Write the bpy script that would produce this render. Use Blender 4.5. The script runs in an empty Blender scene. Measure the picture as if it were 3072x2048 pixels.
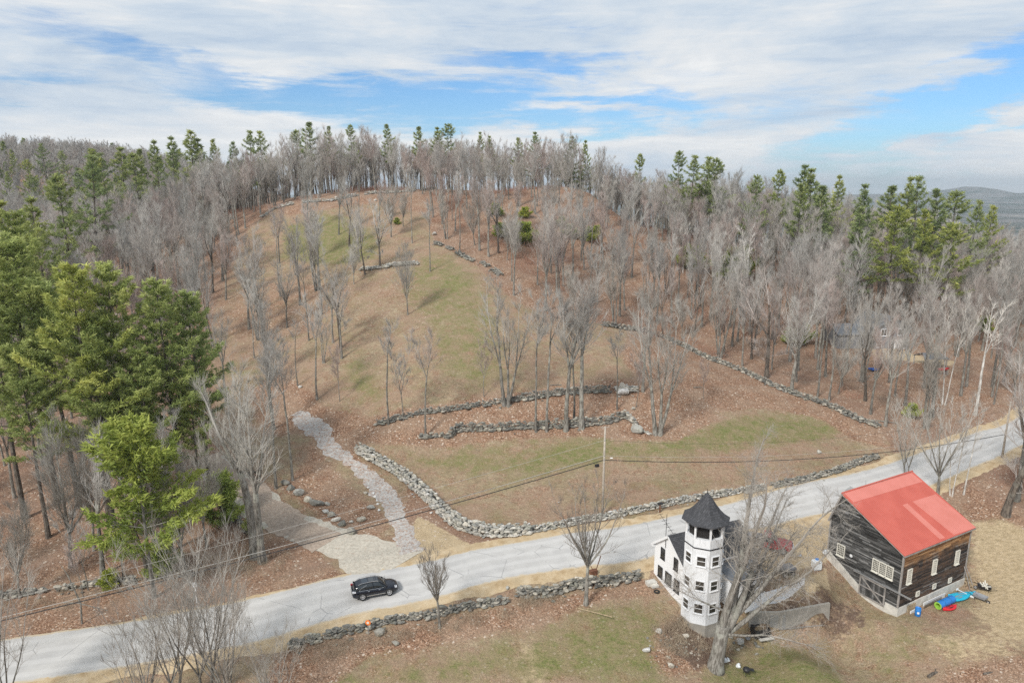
import bpy, math, random
import numpy as np
from mathutils import Vector, Matrix

scene = bpy.context.scene
COL = scene.collection
R = math.radians
# ------------------------------------------------------------------ camera
CAMH, PITCH, LENS = 41.5, 12.4, 25.0
cam_d = bpy.data.cameras.new('camera'); cam_d.lens = LENS; cam_d.sensor_width = 36
cam_d.clip_start = 0.5; cam_d.clip_end = 40000
cam = bpy.data.objects.new('camera', cam_d); COL.objects.link(cam)
cam.location = (0, 0, CAMH); cam.rotation_euler = (R(90 - PITCH), 0, 0)
scene.camera = cam
scene.cycles.use_denoising = False; scene.cycles.adaptive_threshold = .004
# ------------------------------------------------------------------ light
scene.view_settings.view_transform = 'Standard'; scene.view_settings.look = 'None'
scene.view_settings.exposure = 0.46; scene.view_settings.gamma = 1.0
SUN_EL, SUN_AZ = 42.0, 215.0      # azimuth measured clockwise from +Y (north): behind the camera, to the left
sd = bpy.data.lights.new('sun', 'SUN'); sd.energy = 2.5; sd.angle = R(11); sd.color = (1, .955, .89)
so = bpy.data.objects.new('sun', sd); COL.objects.link(so)
_sd = Vector((math.sin(R(SUN_AZ)) * math.cos(R(SUN_EL)), math.cos(R(SUN_AZ)) * math.cos(R(SUN_EL)), math.sin(R(SUN_EL))))
so.rotation_euler = _sd.to_track_quat('Z', 'Y').to_euler()
# ------------------------------------------------------------------ node helpers
class NT:
    def __init__(s, tree): s.t = tree; s.n = tree.nodes; s.l = tree.links
    def _in(s, sock, v):
        if v is None: return
        if hasattr(v, 'is_linked') or hasattr(v, 'links'): s.l.new(v, sock)
        else:
            if hasattr(sock.default_value, '__len__'):
                if not hasattr(v, '__len__'): v = (v,) * len(sock.default_value)
                v = tuple(v)
                if len(sock.default_value) == 4 and len(v) == 3: v = v + (1,)
            sock.default_value = v
    def math(s, op, a, b=None, c=None, clamp=False):
        n = s.n.new('ShaderNodeMath'); n.operation = op; n.use_clamp = clamp
        s._in(n.inputs[0], a); s._in(n.inputs[1], b)
        if c is not None: s._in(n.inputs[2], c)
        return n.outputs[0]
    def noise(s, vec, scale, detail=4, rough=.55, dist=0):
        n = s.n.new('ShaderNodeTexNoise'); s._in(n.inputs['Vector'], vec); n.inputs['Scale'].default_value = scale
        n.inputs['Detail'].default_value = detail; n.inputs['Roughness'].default_value = rough; n.inputs['Distortion'].default_value = dist
        return n.outputs['Fac']
    def voronoi(s, vec, scale, out='Color'):
        n = s.n.new('ShaderNodeTexVoronoi'); s._in(n.inputs['Vector'], vec); n.inputs['Scale'].default_value = scale
        return n.outputs[out]
    def mapr(s, v, a, b, c=0., d=1., smooth=True):
        n = s.n.new('ShaderNodeMapRange'); n.interpolation_type = 'SMOOTHSTEP' if smooth else 'LINEAR'
        s._in(n.inputs['Value'], v); n.inputs['From Min'].default_value = a; n.inputs['From Max'].default_value = b
        n.inputs['To Min'].default_value = c; n.inputs['To Max'].default_value = d
        return n.outputs['Result']
    def mix(s, f, a, b, mode='MIX'):
        n = s.n.new('ShaderNodeMix'); n.data_type = 'RGBA'; n.blend_type = mode
        s._in(n.inputs[0], f); s._in(n.inputs[6], a); s._in(n.inputs[7], b)
        return n.outputs[2]
    def ramp(s, f, stops, interp='LINEAR'):
        n = s.n.new('ShaderNodeValToRGB'); s._in(n.inputs[0], f); e = n.color_ramp.elements; n.color_ramp.interpolation = interp
        while len(e) > 1: e.remove(e[-1])
        e[0].position = stops[0][0]; e[0].color = (*stops[0][1], 1)
        for p, c in stops[1:]:
            k = e.new(p); k.color = (*c, 1)
        return n.outputs[0]
    def mapping(s, vec, scale=(1, 1, 1), rot=(0, 0, 0), loc=(0, 0, 0)):
        n = s.n.new('ShaderNodeMapping'); s._in(n.inputs['Vector'], vec)
        n.inputs['Scale'].default_value = scale; n.inputs['Rotation'].default_value = rot; n.inputs['Location'].default_value = loc
        return n.outputs[0]
    def coord(s, which='Object'): return s.n.new('ShaderNodeTexCoord').outputs[which]
    def geo(s, which='Position'): return s.n.new('ShaderNodeNewGeometry').outputs[which]
    def attr(s, name, out='Color'):
        n = s.n.new('ShaderNodeAttribute'); n.attribute_name = name; return n.outputs[out]
    def rnd(s): return s.n.new('ShaderNodeObjectInfo').outputs['Random']
    def sep(s, v):
        n = s.n.new('ShaderNodeSeparateXYZ'); s._in(n.inputs[0], v); return n.outputs
    def comb(s, x, y, z):
        n = s.n.new('ShaderNodeCombineXYZ'); s._in(n.inputs[0], x); s._in(n.inputs[1], y); s._in(n.inputs[2], z); return n.outputs[0]
    def bump(s, h, strength=.5, dist=.05):
        n = s.n.new('ShaderNodeBump'); s._in(n.inputs['Height'], h); n.inputs['Strength'].default_value = strength
        n.inputs['Distance'].default_value = dist; return n.outputs[0]

MATS = {}
def new_mat(name):
    m = bpy.data.materials.new(name); m.use_nodes = True; nt = NT(m.node_tree)
    b = m.node_tree.nodes['Principled BSDF']; MATS[name] = m
    return m, nt, b
def simple(name, col, rough=.6, metal=0., var=.12, scale=3., bump=0., spec=.5, coat=0.):
    m, nt, b = new_mat(name)
    co = nt.coord('Object'); f = nt.noise(co, scale, 5, .6)
    lo = tuple(c * (1 - var) for c in col); hi = tuple(min(1, c * (1 + var)) for c in col)
    nt.l.new(nt.ramp(f, [(.3, lo), (.7, hi)]), b.inputs['Base Color'])
    b.inputs['Roughness'].default_value = rough; b.inputs['Metallic'].default_value = metal
    b.inputs['Specular IOR Level'].default_value = spec
    b.inputs['Coat Weight'].default_value = coat; b.inputs['Coat Roughness'].default_value = .05
    if bump: nt.l.new(nt.bump(nt.noise(co, scale * 8, 4), bump, .02), b.inputs['Normal'])
    return m
# ------------------------------------------------------------------ world: Nishita sky under a broken sheet of cloud
w = bpy.data.worlds.new('World'); scene.world = w; w.use_nodes = True
nt = NT(w.node_tree); bg = w.node_tree.nodes['Background']
sky = nt.n.new('ShaderNodeTexSky'); sky.sky_type = 'NISHITA'; sky.sun_disc = False
sky.sun_elevation = R(SUN_EL); sky.sun_rotation = R(SUN_AZ); sky.air_density = 1.0; sky.dust_density = .6; sky.ozone_density = 1.3
gen = nt.coord('Generated'); X, Y, Z = nt.sep(gen)[:3]
az = nt.math('ARCTAN2', X, Y)                                  # azimuth from north
zc = nt.math('MAXIMUM', Z, 0.0)
plane = nt.comb(nt.math('DIVIDE', X, nt.math('ADD', zc, .12)), nt.math('DIVIDE', Y, nt.math('ADD', zc, .12)), 0.)
el = nt.math('ARCSINE', Z)
ae = nt.comb(nt.math('MULTIPLY', az, 1.), nt.math('MULTIPLY', el, 3.0), 0.)
n1 = nt.noise(nt.mapping(ae, (1, 1, 1), (0, 0, R(8)), (3.1, .4, 0)), 3.2, 9, .6, .5)
n2 = nt.noise(nt.mapping(ae, (1, 1, 1), (0, 0, R(-6)), (7.7, 2.4, 0)), 9., 8, .62, .3)
n3 = nt.noise(nt.mapping(ae, (1, 1.6, 1), (0, 0, R(10)), (1.7, 5.4, 0)), 2.2, 7, .6, .8)
gap = None
n4 = nt.noise(nt.mapping(ae, (1, 2.2, 1), (0, 0, R(5)), (.3, 9.1, 0)), 5.5, 8, .65, .3)
azw = nt.math('ADD', az, nt.math('MULTIPLY', nt.math('SUBTRACT', n2, .5), .30)); elw = nt.math('ADD', el, nt.math('MULTIPLY', nt.math('SUBTRACT', n4, .5), .13))
GAPS = [(-.25, .112, .20, .030, -.02, 1.), (-.10, .098, .14, .040, 0, 1.), (.08, .088, .16, .024, .0, 1.), (.02, .158, .10, .018, 0, .8), (.57, .108, .22, .036, .42, 1.15), (.66, .135, .14, .020, .3, .8),
        (-.42, .140, .14, .022, -.2, .6), (.47, .068, .12, .012, .2, .7), (.40, .012, .16, .018, 0, .55), (-.62, .105, .12, .014, .1, .5), (.25, -.02, .3, .012, 0, .4)]
for a0, e0, ra, re, k, amp in GAPS:
    da = nt.math('SUBTRACT', azw, a0); de = nt.math('SUBTRACT', nt.math('SUBTRACT', elw, e0), nt.math('MULTIPLY', da, k))
    d = nt.math('SQRT', nt.math('ADD', nt.math('POWER', nt.math('ABSOLUTE', nt.math('DIVIDE', da, ra)), 2.), nt.math('POWER', nt.math('ABSOLUTE', nt.math('DIVIDE', de, re)), 2.)))
    g = nt.math('MULTIPLY', nt.mapr(d, 1.6, .3), amp)
    gap = g if gap is None else nt.math('MAXIMUM', gap, g)
n5 = nt.noise(nt.mapping(ae, (1, 3.0, 1), (0, 0, R(14)), (5.3, 1.1, 0)), 6.5, 9, .68, .9)
cov = nt.math('ADD', nt.math('MULTIPLY', n1, .95), nt.math('ADD', nt.math('MULTIPLY', n2, .5), nt.math('MULTIPLY', n5, .55)))
cov = nt.math('SUBTRACT', cov, nt.math('ADD', .06, nt.math('MULTIPLY', gap, .52)))
mask = nt.mapr(cov, .33, .93)
hz = nt.mapr(el, .16, -.02)                                   # thicker, milkier sheet low down
mask = nt.math('MAXIMUM', mask, nt.math('MULTIPLY', nt.math('MULTIPLY', hz, nt.math('SUBTRACT', 1.25, gap)), .72))
shade = nt.math('ADD', nt.math('MULTIPLY', n3, 1.15), nt.math('ADD', nt.math('MULTIPLY', n2, .2), nt.math('MULTIPLY', n5, .35)))
ccol = nt.ramp(nt.mapr(shade, .64, 1.02, 0, 1, False), [(0, (3.7, 4.5, 5.5)), (.4, (4.7, 5.3, 5.95)), (.75, (5.7, 5.95, 6.2)), (1, (6.5, 6.6, 6.65))])
skyc = nt.mix(1., sky.outputs[0], (.46, .70, .98), 'MULTIPLY')
nt.l.new(nt.mix(mask, skyc, ccol), bg.inputs['Color']); bg.inputs['Strength'].default_value = 0.1
# ------------------------------------------------------------------ projection helpers (photo pixel -> point of the place)
FP, PCX, PCY = 2133., 1536., 1024.
_s, _c = math.sin(R(PITCH)), math.cos(R(PITCH))
def ray(x, y):
    a = (x - PCX) / FP; b = (y - PCY) / FP
    return np.array([a, _c - b * _s, -(_s + b * _c)])
def at_z(x, y, z):
    r = ray(x, y); t = (z - CAMH) / r[2]
    return (t * r[0], t * r[1], z)
def at_depth(x, y, Yd):
    r = ray(x, y); t = Yd / r[1]
    return (t * r[0], Yd, CAMH + t * r[2])
def D(x, y): return (x * 1.3061, y * 1.3061)
# ------------------------------------------------------------------ terrain height
CP = []
for x, y, z in [(0, 1975, -2.0), (400, 1905, -1.2), (900, 1820, -.3), (1300, 1730, 0), (1750, 1635, .3), (2235, 1540, 1.2), (2500, 1470, 1.8), (2770, 1400, 2.0), (3000, 1310, 2.6),
    (800, 2045, -2.4), (1200, 1930, -1.5), (1500, 1900, -1.6), (1800, 1840, -1.5), (1500, 2048, -2.9), (1950, 1760, -1.2), (2020, 1900, -2.6), (2100, 1935, -3.5), (2100, 2040, -4.2), (2400, 1980, -4.2), (2800, 1960, -3.8), (3060, 2000, -3.2),
    (2688, 1860, -3.0), (2894, 1765, -3.0), (2980, 1780, -2.6), (2440, 1640, .3), (2350, 1610, .6), (2430, 1740, -.7), (3050, 1600, -.6), (2960, 1640, -1.2), (3060, 1450, 2.0),
    (2330, 1775, -.9), (2480, 1800, -1.5), (2260, 1800, -1.1), (2244, 1893, -4.0), (2340, 1893, -4.0), (2410, 1888, -4.05), (2484, 1868, -4.0), (2540, 1870, -3.9),
    (300, 1700, -.8), (0, 1800, -1.6), (100, 1500, 1), (500, 1500, 2), (800, 1450, 2.5), (880, 1250, 6.0), (1000, 1400, 2.6), (1150, 1580, .5), (790, 1672, .2),
    (1480, 1595, .3), (1500, 1480, 1.2), (1480, 1400, 2.5), (1900, 1400, 2.6), (2300, 1350, 3.4), (2550, 1300, 3.6), (1100, 1390, 2.6), (2500, 1400, 2.4), (2150, 1460, 1.8),
    (1300, 1325, 4.0), (1600, 1305, 4.6), (1950, 1300, 4.8), (1250, 1262, 6.3), (1600, 1225, 7.0), (1850, 1200, 7.3), (1400, 1195, 8.3), (1600, 1165, 8.9), (1850, 1140, 9.3)]:
    CP.append(at_z(x, y, z))
CP += [(36.0, 74.2, -.75), (36.9, 72.4, -1.7), (37.7, 70.7, -2.75), (39.2, 68.0, -3.25), (35.5, 69.5, -2.6), (37.5, 66.5, -3.4), (0, 130, 15.2), (-5, 160, 24.5), (-15, 190, 33), (-30, 212, 38.0), (-50, 226, 39.6), (0, 228, 39.4), (-12, 206, 37.0), (25, 228, 38.4), (-70, 212, 35.5), (0, 300, 34), (-35, 130, 13.5), (-35, 160, 23),
    (33.6, 147, 9), (47, 124, 6.0), (58, 107, 4.2), (26, 131, 11), (82, 150, 6.5), (120, 150, 4), (70, 125, 4.5), (90, 112, 3.5), (60, 230, 25), (60, 190, 17), (30, 190, 24), (30, 230, 33),
    (120, 230, 15), (120, 190, 9), (170, 230, 4), (170, 150, 0), (250, 200, -15), (200, 300, -14), (60, 280, 22), (125, 110, 3.2), (110, 75, 1),
    (-50, 100, 4), (-50, 130, 11.5), (-60, 180, 24), (-77, 110, 7), (-106, 180, 16), (-95, 150, 12), (-130, 250, 22), (-80, 230, 35), (-170, 200, 12), (-330, 450, 60), (-250, 350, 42), (-200, 480, 45), (-400, 300, 25), (-70, 60, -3),
    (-80, 280, 28), (0, 30, -7), (60, 35, -8), (-50, 35, -6), (0, 0, -12), (-100, 0, -10), (120, 10, -9), (400, 300, -38), (500, 600, -62), (300, 500, -44), (0, 520, -6), (-500, 700, 20), (500, 0, -40), (-500, 0, -5), (0, -200, -30)]
CP = np.array(CP)
def tps_fit(P):
    n = len(P); xy = P[:, :2] / 100.
    d2 = ((xy[:, None] - xy[None]) ** 2).sum(-1)
    K = np.where(d2 > 0, .5 * d2 * np.log(d2 + 1e-12), 0) + np.eye(n) * 1e-5
    Q = np.c_[np.ones(n), xy]; A = np.zeros((n + 3, n + 3)); A[:n, :n] = K; A[:n, n:] = Q; A[n:, :n] = Q.T
    s = np.linalg.solve(A, np.r_[P[:, 2], 0, 0, 0]); return xy, s[:n], s[n:]
_tx, _tw, _ta = tps_fit(CP)
def tps(x, y):
    x = x / 100.; y = y / 100.; z = _ta[0] + _ta[1] * x + _ta[2] * y
    for (cx, cy), wt in zip(_tx, _tw):
        d2 = (x - cx) ** 2 + (y - cy) ** 2; z = z + wt * .5 * d2 * np.log(d2 + 1e-12)
    return z
def sstep(v, a, b):
    t = np.clip((v - a) / (b - a), 0, 1); return t * t * (3 - 2 * t)
def steps(segs):
    out = [segs[0][0]]
    for a, b, d0, d1 in segs:
        x = a; n = 0
        while x < b - 1e-6:
            f = (x - a) / (b - a); x += d0 + (d1 - d0) * f; out.append(min(x, b))
    return np.array(sorted(set(np.round(out, 3))))
GX = np.unique(np.r_[-steps([(0, 75, .5, .5), (75, 200, .8, 5), (200, 1200, 8, 60), (1200, 8000, 70, 300)])[::-1], steps([(0, 75, .5, .5), (75, 200, .8, 5), (200, 1200, 8, 60), (1200, 8000, 70, 300)])])
GY = np.unique(np.r_[-steps([(0, 400, 10, 60), (400, 8000, 200, 2000)])[::-1], steps([(0, 46, 5, 1), (46, 125, .5, .5), (125, 260, .8, 2), (260, 1200, 4, 45), (1200, 8000, 50, 250)])])
MX, MY = np.meshgrid(GX, GY)
def fbm(x, y, sc, seed):
    rs = np.random.RandomState(seed); z = 0
    for k in range(5):
        a = rs.uniform(0, 6.28); f = sc * (1.7 ** k); z = z + np.sin(x * f * math.cos(a) + y * f * math.sin(a) + rs.uniform(0, 6.28)) * np.sin(-x * f * math.sin(a) * 1.3 + y * f * math.cos(a) * .8 + rs.uniform(0, 6.28)) / (1.5 ** k)
    return z
rr = np.sqrt(MX ** 2 + (MY - 150) ** 2)
MZ = tps(np.clip(MX, -600, 600), np.clip(MY, -300, 800))
far = -66 + 8 * sstep(MY, 1300, 3200) * (fbm(MX, MY, .0022, 5) * .5 + .3) + 4 * fbm(MX, MY, .008, 8) * sstep(MY, 700, 1100)
peak = lambda cx, cy, h, wx, wy: h * np.exp(-((MX - cx) / wx) ** 2 - ((MY - cy) / wy) ** 2)
far = far + peak(3180, 5000, 72, 230, 450) + peak(3700, 5150, 52, 300, 450) + peak(2750, 5100, 34, 420, 450) + peak(2150, 4500, 22, 750, 350) + peak(3500, 4100, 12, 750, 300) + peak(1250, 5000, 52, 1250, 450)
fb = sstep(rr, 380, 620)
lefthill = 58 * np.exp(-((MX + 420) / 260) ** 2 - ((MY - 560) / 200) ** 2)
MZ = MZ * (1 - fb) + (far + lefthill * 1.8) * fb
near = 1 - sstep(rr, 150, 300)
MZ = MZ + near * sstep(MY, 80, 120) * .10 * fbm(MX, MY, .35, 3) + near * .03 * fbm(MX, MY, 1.3, 4)
def hz(x, y):
    i = np.clip(np.searchsorted(GX, x) - 1, 0, len(GX) - 2); j = np.clip(np.searchsorted(GY, y) - 1, 0, len(GY) - 2)
    fx = (x - GX[i]) / (GX[i + 1] - GX[i]); fy = (y - GY[j]) / (GY[j + 1] - GY[j])
    return (MZ[j, i] * (1 - fx) + MZ[j, i + 1] * fx) * (1 - fy) + (MZ[j + 1, i] * (1 - fx) + MZ[j + 1, i + 1] * fx) * fy
def ground(px, py):
    """the point of the terrain seen at photo pixel px, py"""
    r = ray(px, py); o = np.array([0, 0, CAMH]); t0 = 20.
    for k in range(4000):
        t1 = t0 + (.4 if t0 < 300 else 5); p = o + r * t1
        if p[2] < hz(p[0], p[1]):
            for _ in range(20):
                tm = (t0 + t1) / 2; p = o + r * tm
                if p[2] < hz(p[0], p[1]): t1 = tm
                else: t0 = tm
            p = o + r * t1; return Vector((p[0], p[1], float(hz(p[0], p[1]))))
        t0 = t1
        if t1 > 300: return _ground_tab(r)
    return _ground_tab(r)
def _ground_tab(r):
    ys = np.linspace(60, 290, 240); xs_ = r[0] / r[1] * ys; z = np.array([hz(a, b) for a, b in zip(xs_, ys)]); k = int(np.argmax((z - CAMH) / ys - r[2] / r[1])); return Vector((xs_[k], ys[k], float(z[k])))
def gd(x, y): return ground(*D(x, y))
# ------------------------------------------------------------------ mesh builder
class MB:
    def __init__(s): s.v = []; s.f = []; s.m = []; s.mi = 0; s.M = None; s.c = []; s.cc = 1.
    def V(s, p):
        p = Vector(p)
        if s.M is not None: p = s.M @ p
        s.v.append(tuple(p)); s.c.append(s.cc); return len(s.v) - 1
    def F(s, *i): s.f.append(tuple(i)); s.m.append(s.mi)
    def poly(s, pts): s.F(*[s.V(p) for p in pts])
    def box(s, c, d, rz=0, M=None):
        c = Vector(c); h = Vector(d) / 2; Rm = Matrix.Rotation(rz, 3, 'Z') if M is None else M
        i = [s.V(c + Rm @ Vector((x * h.x, y * h.y, z * h.z))) for x in (-1, 1) for y in (-1, 1) for z in (-1, 1)]
        for q in ((0, 1, 3, 2), (4, 6, 7, 5), (0, 4, 5, 1), (2, 3, 7, 6), (0, 2, 6, 4), (1, 5, 7, 3)): s.F(*[i[k] for k in q])
    def beam(s, a, b, wd, ht=None):
        a = Vector(a); b = Vector(b); d = b - a; L = d.length; M = d.to_track_quat('X', 'Z').to_matrix()
        s.box((a + b) / 2, (L, wd, ht or wd), M=M)
    def tube(s, pts, rad, n=6, cap=True):
        pts = [Vector(p) for p in pts]; rings = []
        if not hasattr(rad, '__len__'): rad = [rad] * len(pts)
        for k, p in enumerate(pts):
            d = (pts[min(k + 1, len(pts) - 1)] - pts[max(k - 1, 0)])
            if d.length < 1e-9: d = Vector((0, 0, 1))
            d.normalize(); a = d.cross(Vector((.31, .95, .05)) if abs(d.y) < .9 else Vector((1, 0, 0))).normalized(); b = d.cross(a)
            rings.append([s.V(p + (a * math.cos(6.2832 * q / n) + b * math.sin(6.2832 * q / n)) * rad[k]) for q in range(n)])
        for k in range(len(rings) - 1):
            for q in range(n): s.F(rings[k][q], rings[k][(q + 1) % n], rings[k + 1][(q + 1) % n], rings[k + 1][q])
        if cap: s.F(*rings[0][::-1]); s.F(*rings[-1])
    def cone(s, a, b, r):
        a = Vector(a); b = Vector(b); d = (b - a); d.normalize(); u = d.cross(Vector((.31, .95, .05))).normalized(); v = d.cross(u)
        i = [s.V(a + u * r), s.V(a - u * r * .5 + v * r * .87), s.V(a - u * r * .5 - v * r * .87)]; t = s.V(b)
        s.F(i[0], i[1], t); s.F(i[1], i[2], t); s.F(i[2], i[0], t)
    def prism(s, poly, z0, z1):
        b = [s.V((x, y, z0)) for x, y in poly]; t = [s.V((x, y, z1)) for x, y in poly]; n = len(poly)
        for k in range(n): s.F(b[k], b[(k + 1) % n], t[(k + 1) % n], t[k])
        s.F(*b[::-1]); s.F(*t)
    def loft(s, rings, cap=True):
        ids = [[s.V(p) for p in r] for r in rings]; n = len(ids[0])
        for k in range(len(ids) - 1):
            for q in range(n): s.F(ids[k][q], ids[k][(q + 1) % n], ids[k + 1][(q + 1) % n], ids[k + 1][q])
        if cap: s.F(*ids[0][::-1]); s.F(*ids[-1])
    def mesh(s, name, mats, smooth=False):
        me = bpy.data.meshes.new(name); me.from_pydata(s.v, [], s.f)
        for m in (mats if isinstance(mats, (list, tuple)) else [mats]): me.materials.append(m)
        me.polygons.foreach_set('material_index', np.array(s.m, dtype=np.int32))
        if smooth: me.polygons.foreach_set('use_smooth', np.ones(len(s.f), dtype=bool))
        a = me.attributes.new('tint', 'FLOAT', 'POINT'); a.data.foreach_set('value', np.array(s.c, dtype=np.float32))
        me.update(); return me
    def build(s, name, mats, parent=None, smooth=False):
        o = bpy.data.objects.new(name, s.mesh(name, mats, smooth)); COL.objects.link(o)
        if parent is not None: o.parent = parent
        return o
def tag(o, label=None, cat=None, group=None, kind=None):
    if label: o['label'] = label
    if cat: o['category'] = cat
    if group: o['group'] = group
    if kind: o['kind'] = kind
    return o
def thing(name, label, cat, loc=(0, 0, 0), rz=0, group=None):
    o = bpy.data.objects.new(name, None); COL.objects.link(o); o.location = loc; o.rotation_euler = (0, 0, rz); o.empty_display_size = .3
    return tag(o, label, cat, group)
def copy_tree(o, parent=None):
    c = o.copy(); COL.objects.link(c); c.parent = parent
    for ch in KIDS.get(o.name, []): copy_tree(ch, c)
    return c
KIDS = {}
HAZE = .00015
# ------------------------------------------------------------------ ground zones (areas of the place, outlined on the terrain)
def gpoly(pts, S=False): return np.array([tuple((ground(x, y) if S else gd(x, y)).xy) for x, y in pts])
def sdist(poly, X, Y):
    """signed distance to polygon, positive inside"""
    d = np.full(X.shape, 1e9); ins = np.zeros(X.shape, bool); n = len(poly)
    for i in range(n):
        ax, ay = poly[i]; bx, by = poly[(i + 1) % n]; ex, ey = bx - ax, by - ay
        t = np.clip(((X - ax) * ex + (Y - ay) * ey) / (ex * ex + ey * ey + 1e-9), 0, 1)
        d = np.minimum(d, (X - ax - t * ex) ** 2 + (Y - ay - t * ey) ** 2)
        c = ((ay > Y) != (by > Y)) & (X < (bx - ax) * (Y - ay) / (by - ay + 1e-12) + ax); ins ^= c
    return np.sqrt(d) * np.where(ins, 1, -1)
def inpoly(poly, x, y): return float(sdist(poly, np.array([x]), np.array([y]))[0])
FIELD = gpoly([(650, 470), (760, 455), (880, 440), (990, 452), (985, 520), (1000, 560), (1090, 605), (1180, 690), (1290, 735), (1420, 752), (1560, 790), (1700, 850), (1850, 915), (2025, 990), (2060, 1050), (1500, 1200), (1130, 1240),
               (1040, 1190), (940, 1120), (880, 1290), (780, 1320), (700, 1230), (640, 1130), (560, 1060), (500, 1000), (490, 900), (485, 760), (500, 690), (540, 600), (570, 530)])
YARD = gpoly([(-60, 1590), (600, 1420), (1100, 1300), (1500, 1240), (1900, 1165), (2110, 1110), (2200, 1120), (2352, 1180), (2420, 1250), (2420, 1600), (1200, 1640), (-60, 1700)])
GREEN = [(p, a) for p, a in [
    (gpoly([(1170, 1060), (1270, 1015), (1385, 998), (1420, 1020), (1400, 1060), (1290, 1080), (1200, 1095)]), .95),
    (gpoly([(1385, 1020), (1420, 1003), (1500, 1012), (1600, 985), (1700, 950), (1850, 945), (1960, 990), (1900, 1020), (1700, 1035), (1600, 1050), (1400, 1058)]), .8),
    (gpoly([(940, 1040), (1200, 1010), (1400, 1000), (1380, 1080), (1250, 1110), (1050, 1100), (960, 1080)]), .66),
    (gpoly([(655, 520), (740, 490), (800, 500), (870, 540), (870, 595), (760, 612), (640, 595)]), 1.),
    (gpoly([(955, 585), (1050, 582), (1110, 640), (1150, 700), (1180, 850), (1100, 900), (1000, 870), (960, 740), (900, 670)]), .62),
    (gpoly([(970, 640), (1060, 610), (1110, 660), (1030, 690)]), .75),
    (gpoly([(780, 830), (850, 810), (900, 900), (850, 940), (790, 900)]), .7),
    (gpoly([(500, 830), (600, 800), (640, 900), (560, 960), (500, 900)]), .5),
    (gpoly([(880, 1030), (1100, 1010), (1150, 1060), (950, 1090)]), .6),
    (gpoly([(700, 1590), (830, 1530), (1050, 1490), (1250, 1450), (1330, 1390), (1500, 1370), (1560, 1500), (1540, 1600)]), .78),
    (gpoly([(1620, 1510), (1760, 1470), (1900, 1500), (1960, 1600), (1640, 1600)]), .95),
    (gpoly([(1900, 1440), (2060, 1420), (2200, 1450), (2250, 1530), (2100, 1600), (1930, 1600)]), .5)]]
LEAF = [(p, a) for p, a in [
    (gpoly([(840, 960), (1000, 930), (1160, 905), (1300, 885), (1500, 870), (1560, 900), (1660, 960), (1560, 1010), (1500, 1012), (1300, 1000), (1000, 1030), (880, 1020), (780, 1010), (700, 960), (740, 930)]), 1.),
    (gpoly([(1440, 760), (1560, 790), (1700, 850), (1850, 915), (2025, 990), (2040, 1030), (1960, 1010), (1880, 960), (1760, 935), (1640, 950), (1540, 1005), (1490, 900), (1430, 830)]), .95),
    (gpoly([(560, 900), (640, 850), (720, 900), (760, 950), (860, 1010), (820, 1040), (900, 1110), (980, 1200), (940, 1200), (860, 1110), (700, 1000), (600, 1000)]), .85),
    (gpoly([(640, 1120), (700, 1050), (720, 1000), (760, 1060), (850, 1150), (900, 1190), (880, 1250), (780, 1235), (740, 1200)]), .75),
    (gpoly([(-60, 1380), (300, 1330), (560, 1200), (640, 1230), (700, 1260), (770, 1320), (600, 1350), (300, 1410), (-60, 1475)]), 1.),
    (gpoly([(600, 1600), (620, 1500), (700, 1460), (900, 1440), (1200, 1380), (1480, 1330), (1490, 1370), (1330, 1400), (1250, 1440), (1050, 1480), (850, 1510), (720, 1600)]), .8),
    (gpoly([(1500, 1440), (1560, 1400), (1640, 1470), (1680, 1520), (1560, 1560), (1490, 1520)]), .8),
    (gpoly([(2090, 1590), (2200, 1530), (2352, 1500), (2420, 1600), (2100, 1620)]), .8),
    (gpoly([(2110, 1110), (2200, 1080), (2420, 1000), (2420, 1250), (2300, 1190), (2200, 1200), (2140, 1130)]), .9),
    (gpoly([(630, 480), (760, 450), (890, 435), (1000, 450), (990, 500), (880, 465), (760, 480), (660, 500)]), .8),
    (gpoly([(850, 630), (960, 625), (1000, 700), (1000, 770), (860, 780), (780, 740), (760, 650)]), .38),
    (gpoly([(490, 680), (620, 640), (760, 650), (740, 760), (560, 800), (490, 760)]), .55)]]
SAND = [(p, a) for p, a in [
    (gpoly([(1710, 1285), (1770, 1200), (1900, 1160), (1920, 1220), (1900, 1290), (1860, 1300), (1780, 1330)]), .9),
    (gpoly([(1370, 1330), (1420, 1280), (1500, 1268), (1495, 1330), (1440, 1325)]), .85),
    (gpoly([(900, 1250), (960, 1180), (1000, 1200), (1110, 1262), (980, 1290), (820, 1330), (770, 1310)]), .62),
    (gpoly([(1830, 1330), (1900, 1290), (1910, 1360), (1860, 1400)]), .7),
    (gpoly([(1990, 790), (2070, 800), (2110, 815), (2200, 830), (2190, 842), (2110, 835), (2080, 830), (2010, 825)]), .62)]]
STRAW = [(p, a) for p, a in [
    (gpoly([(2235, 1200), (2352, 1190), (2430, 1240), (2430, 1450), (2290, 1480), (2240, 1400), (2240, 1300)]), 1.),
    (gpoly([(1180, 1480), (1240, 1450), (1290, 1600), (1180, 1600)]), .6), (gpoly([(2080, 1450), (2352, 1420), (2352, 1530), (2180, 1540)]), .6),
    (gpoly([(850, 780), (1000, 790), (1050, 1000), (880, 930)]), .35), (gpoly([(640, 590), (870, 600), (1000, 700), (880, 640)]), .4)]]
DIRT = [(gpoly([(1520, 1440), (1570, 1400), (1640, 1465), (1690, 1525), (1600, 1540), (1540, 1500)]), .8), (gpoly([(1720, 1400), (1800, 1360), (1980, 1380), (2000, 1440), (1880, 1450), (1740, 1440)]), .6)]
def zone(lst, soft, X, Y):
    out = np.zeros(X.shape)
    for p, a in lst: out = np.maximum(out, a * sstep(sdist(p, X, Y), -soft, soft))
    return out
core = (np.abs(MX) < 320) & (MY > 35) & (MY < 420)
xs, ys = MX[core], MY[core]
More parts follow.
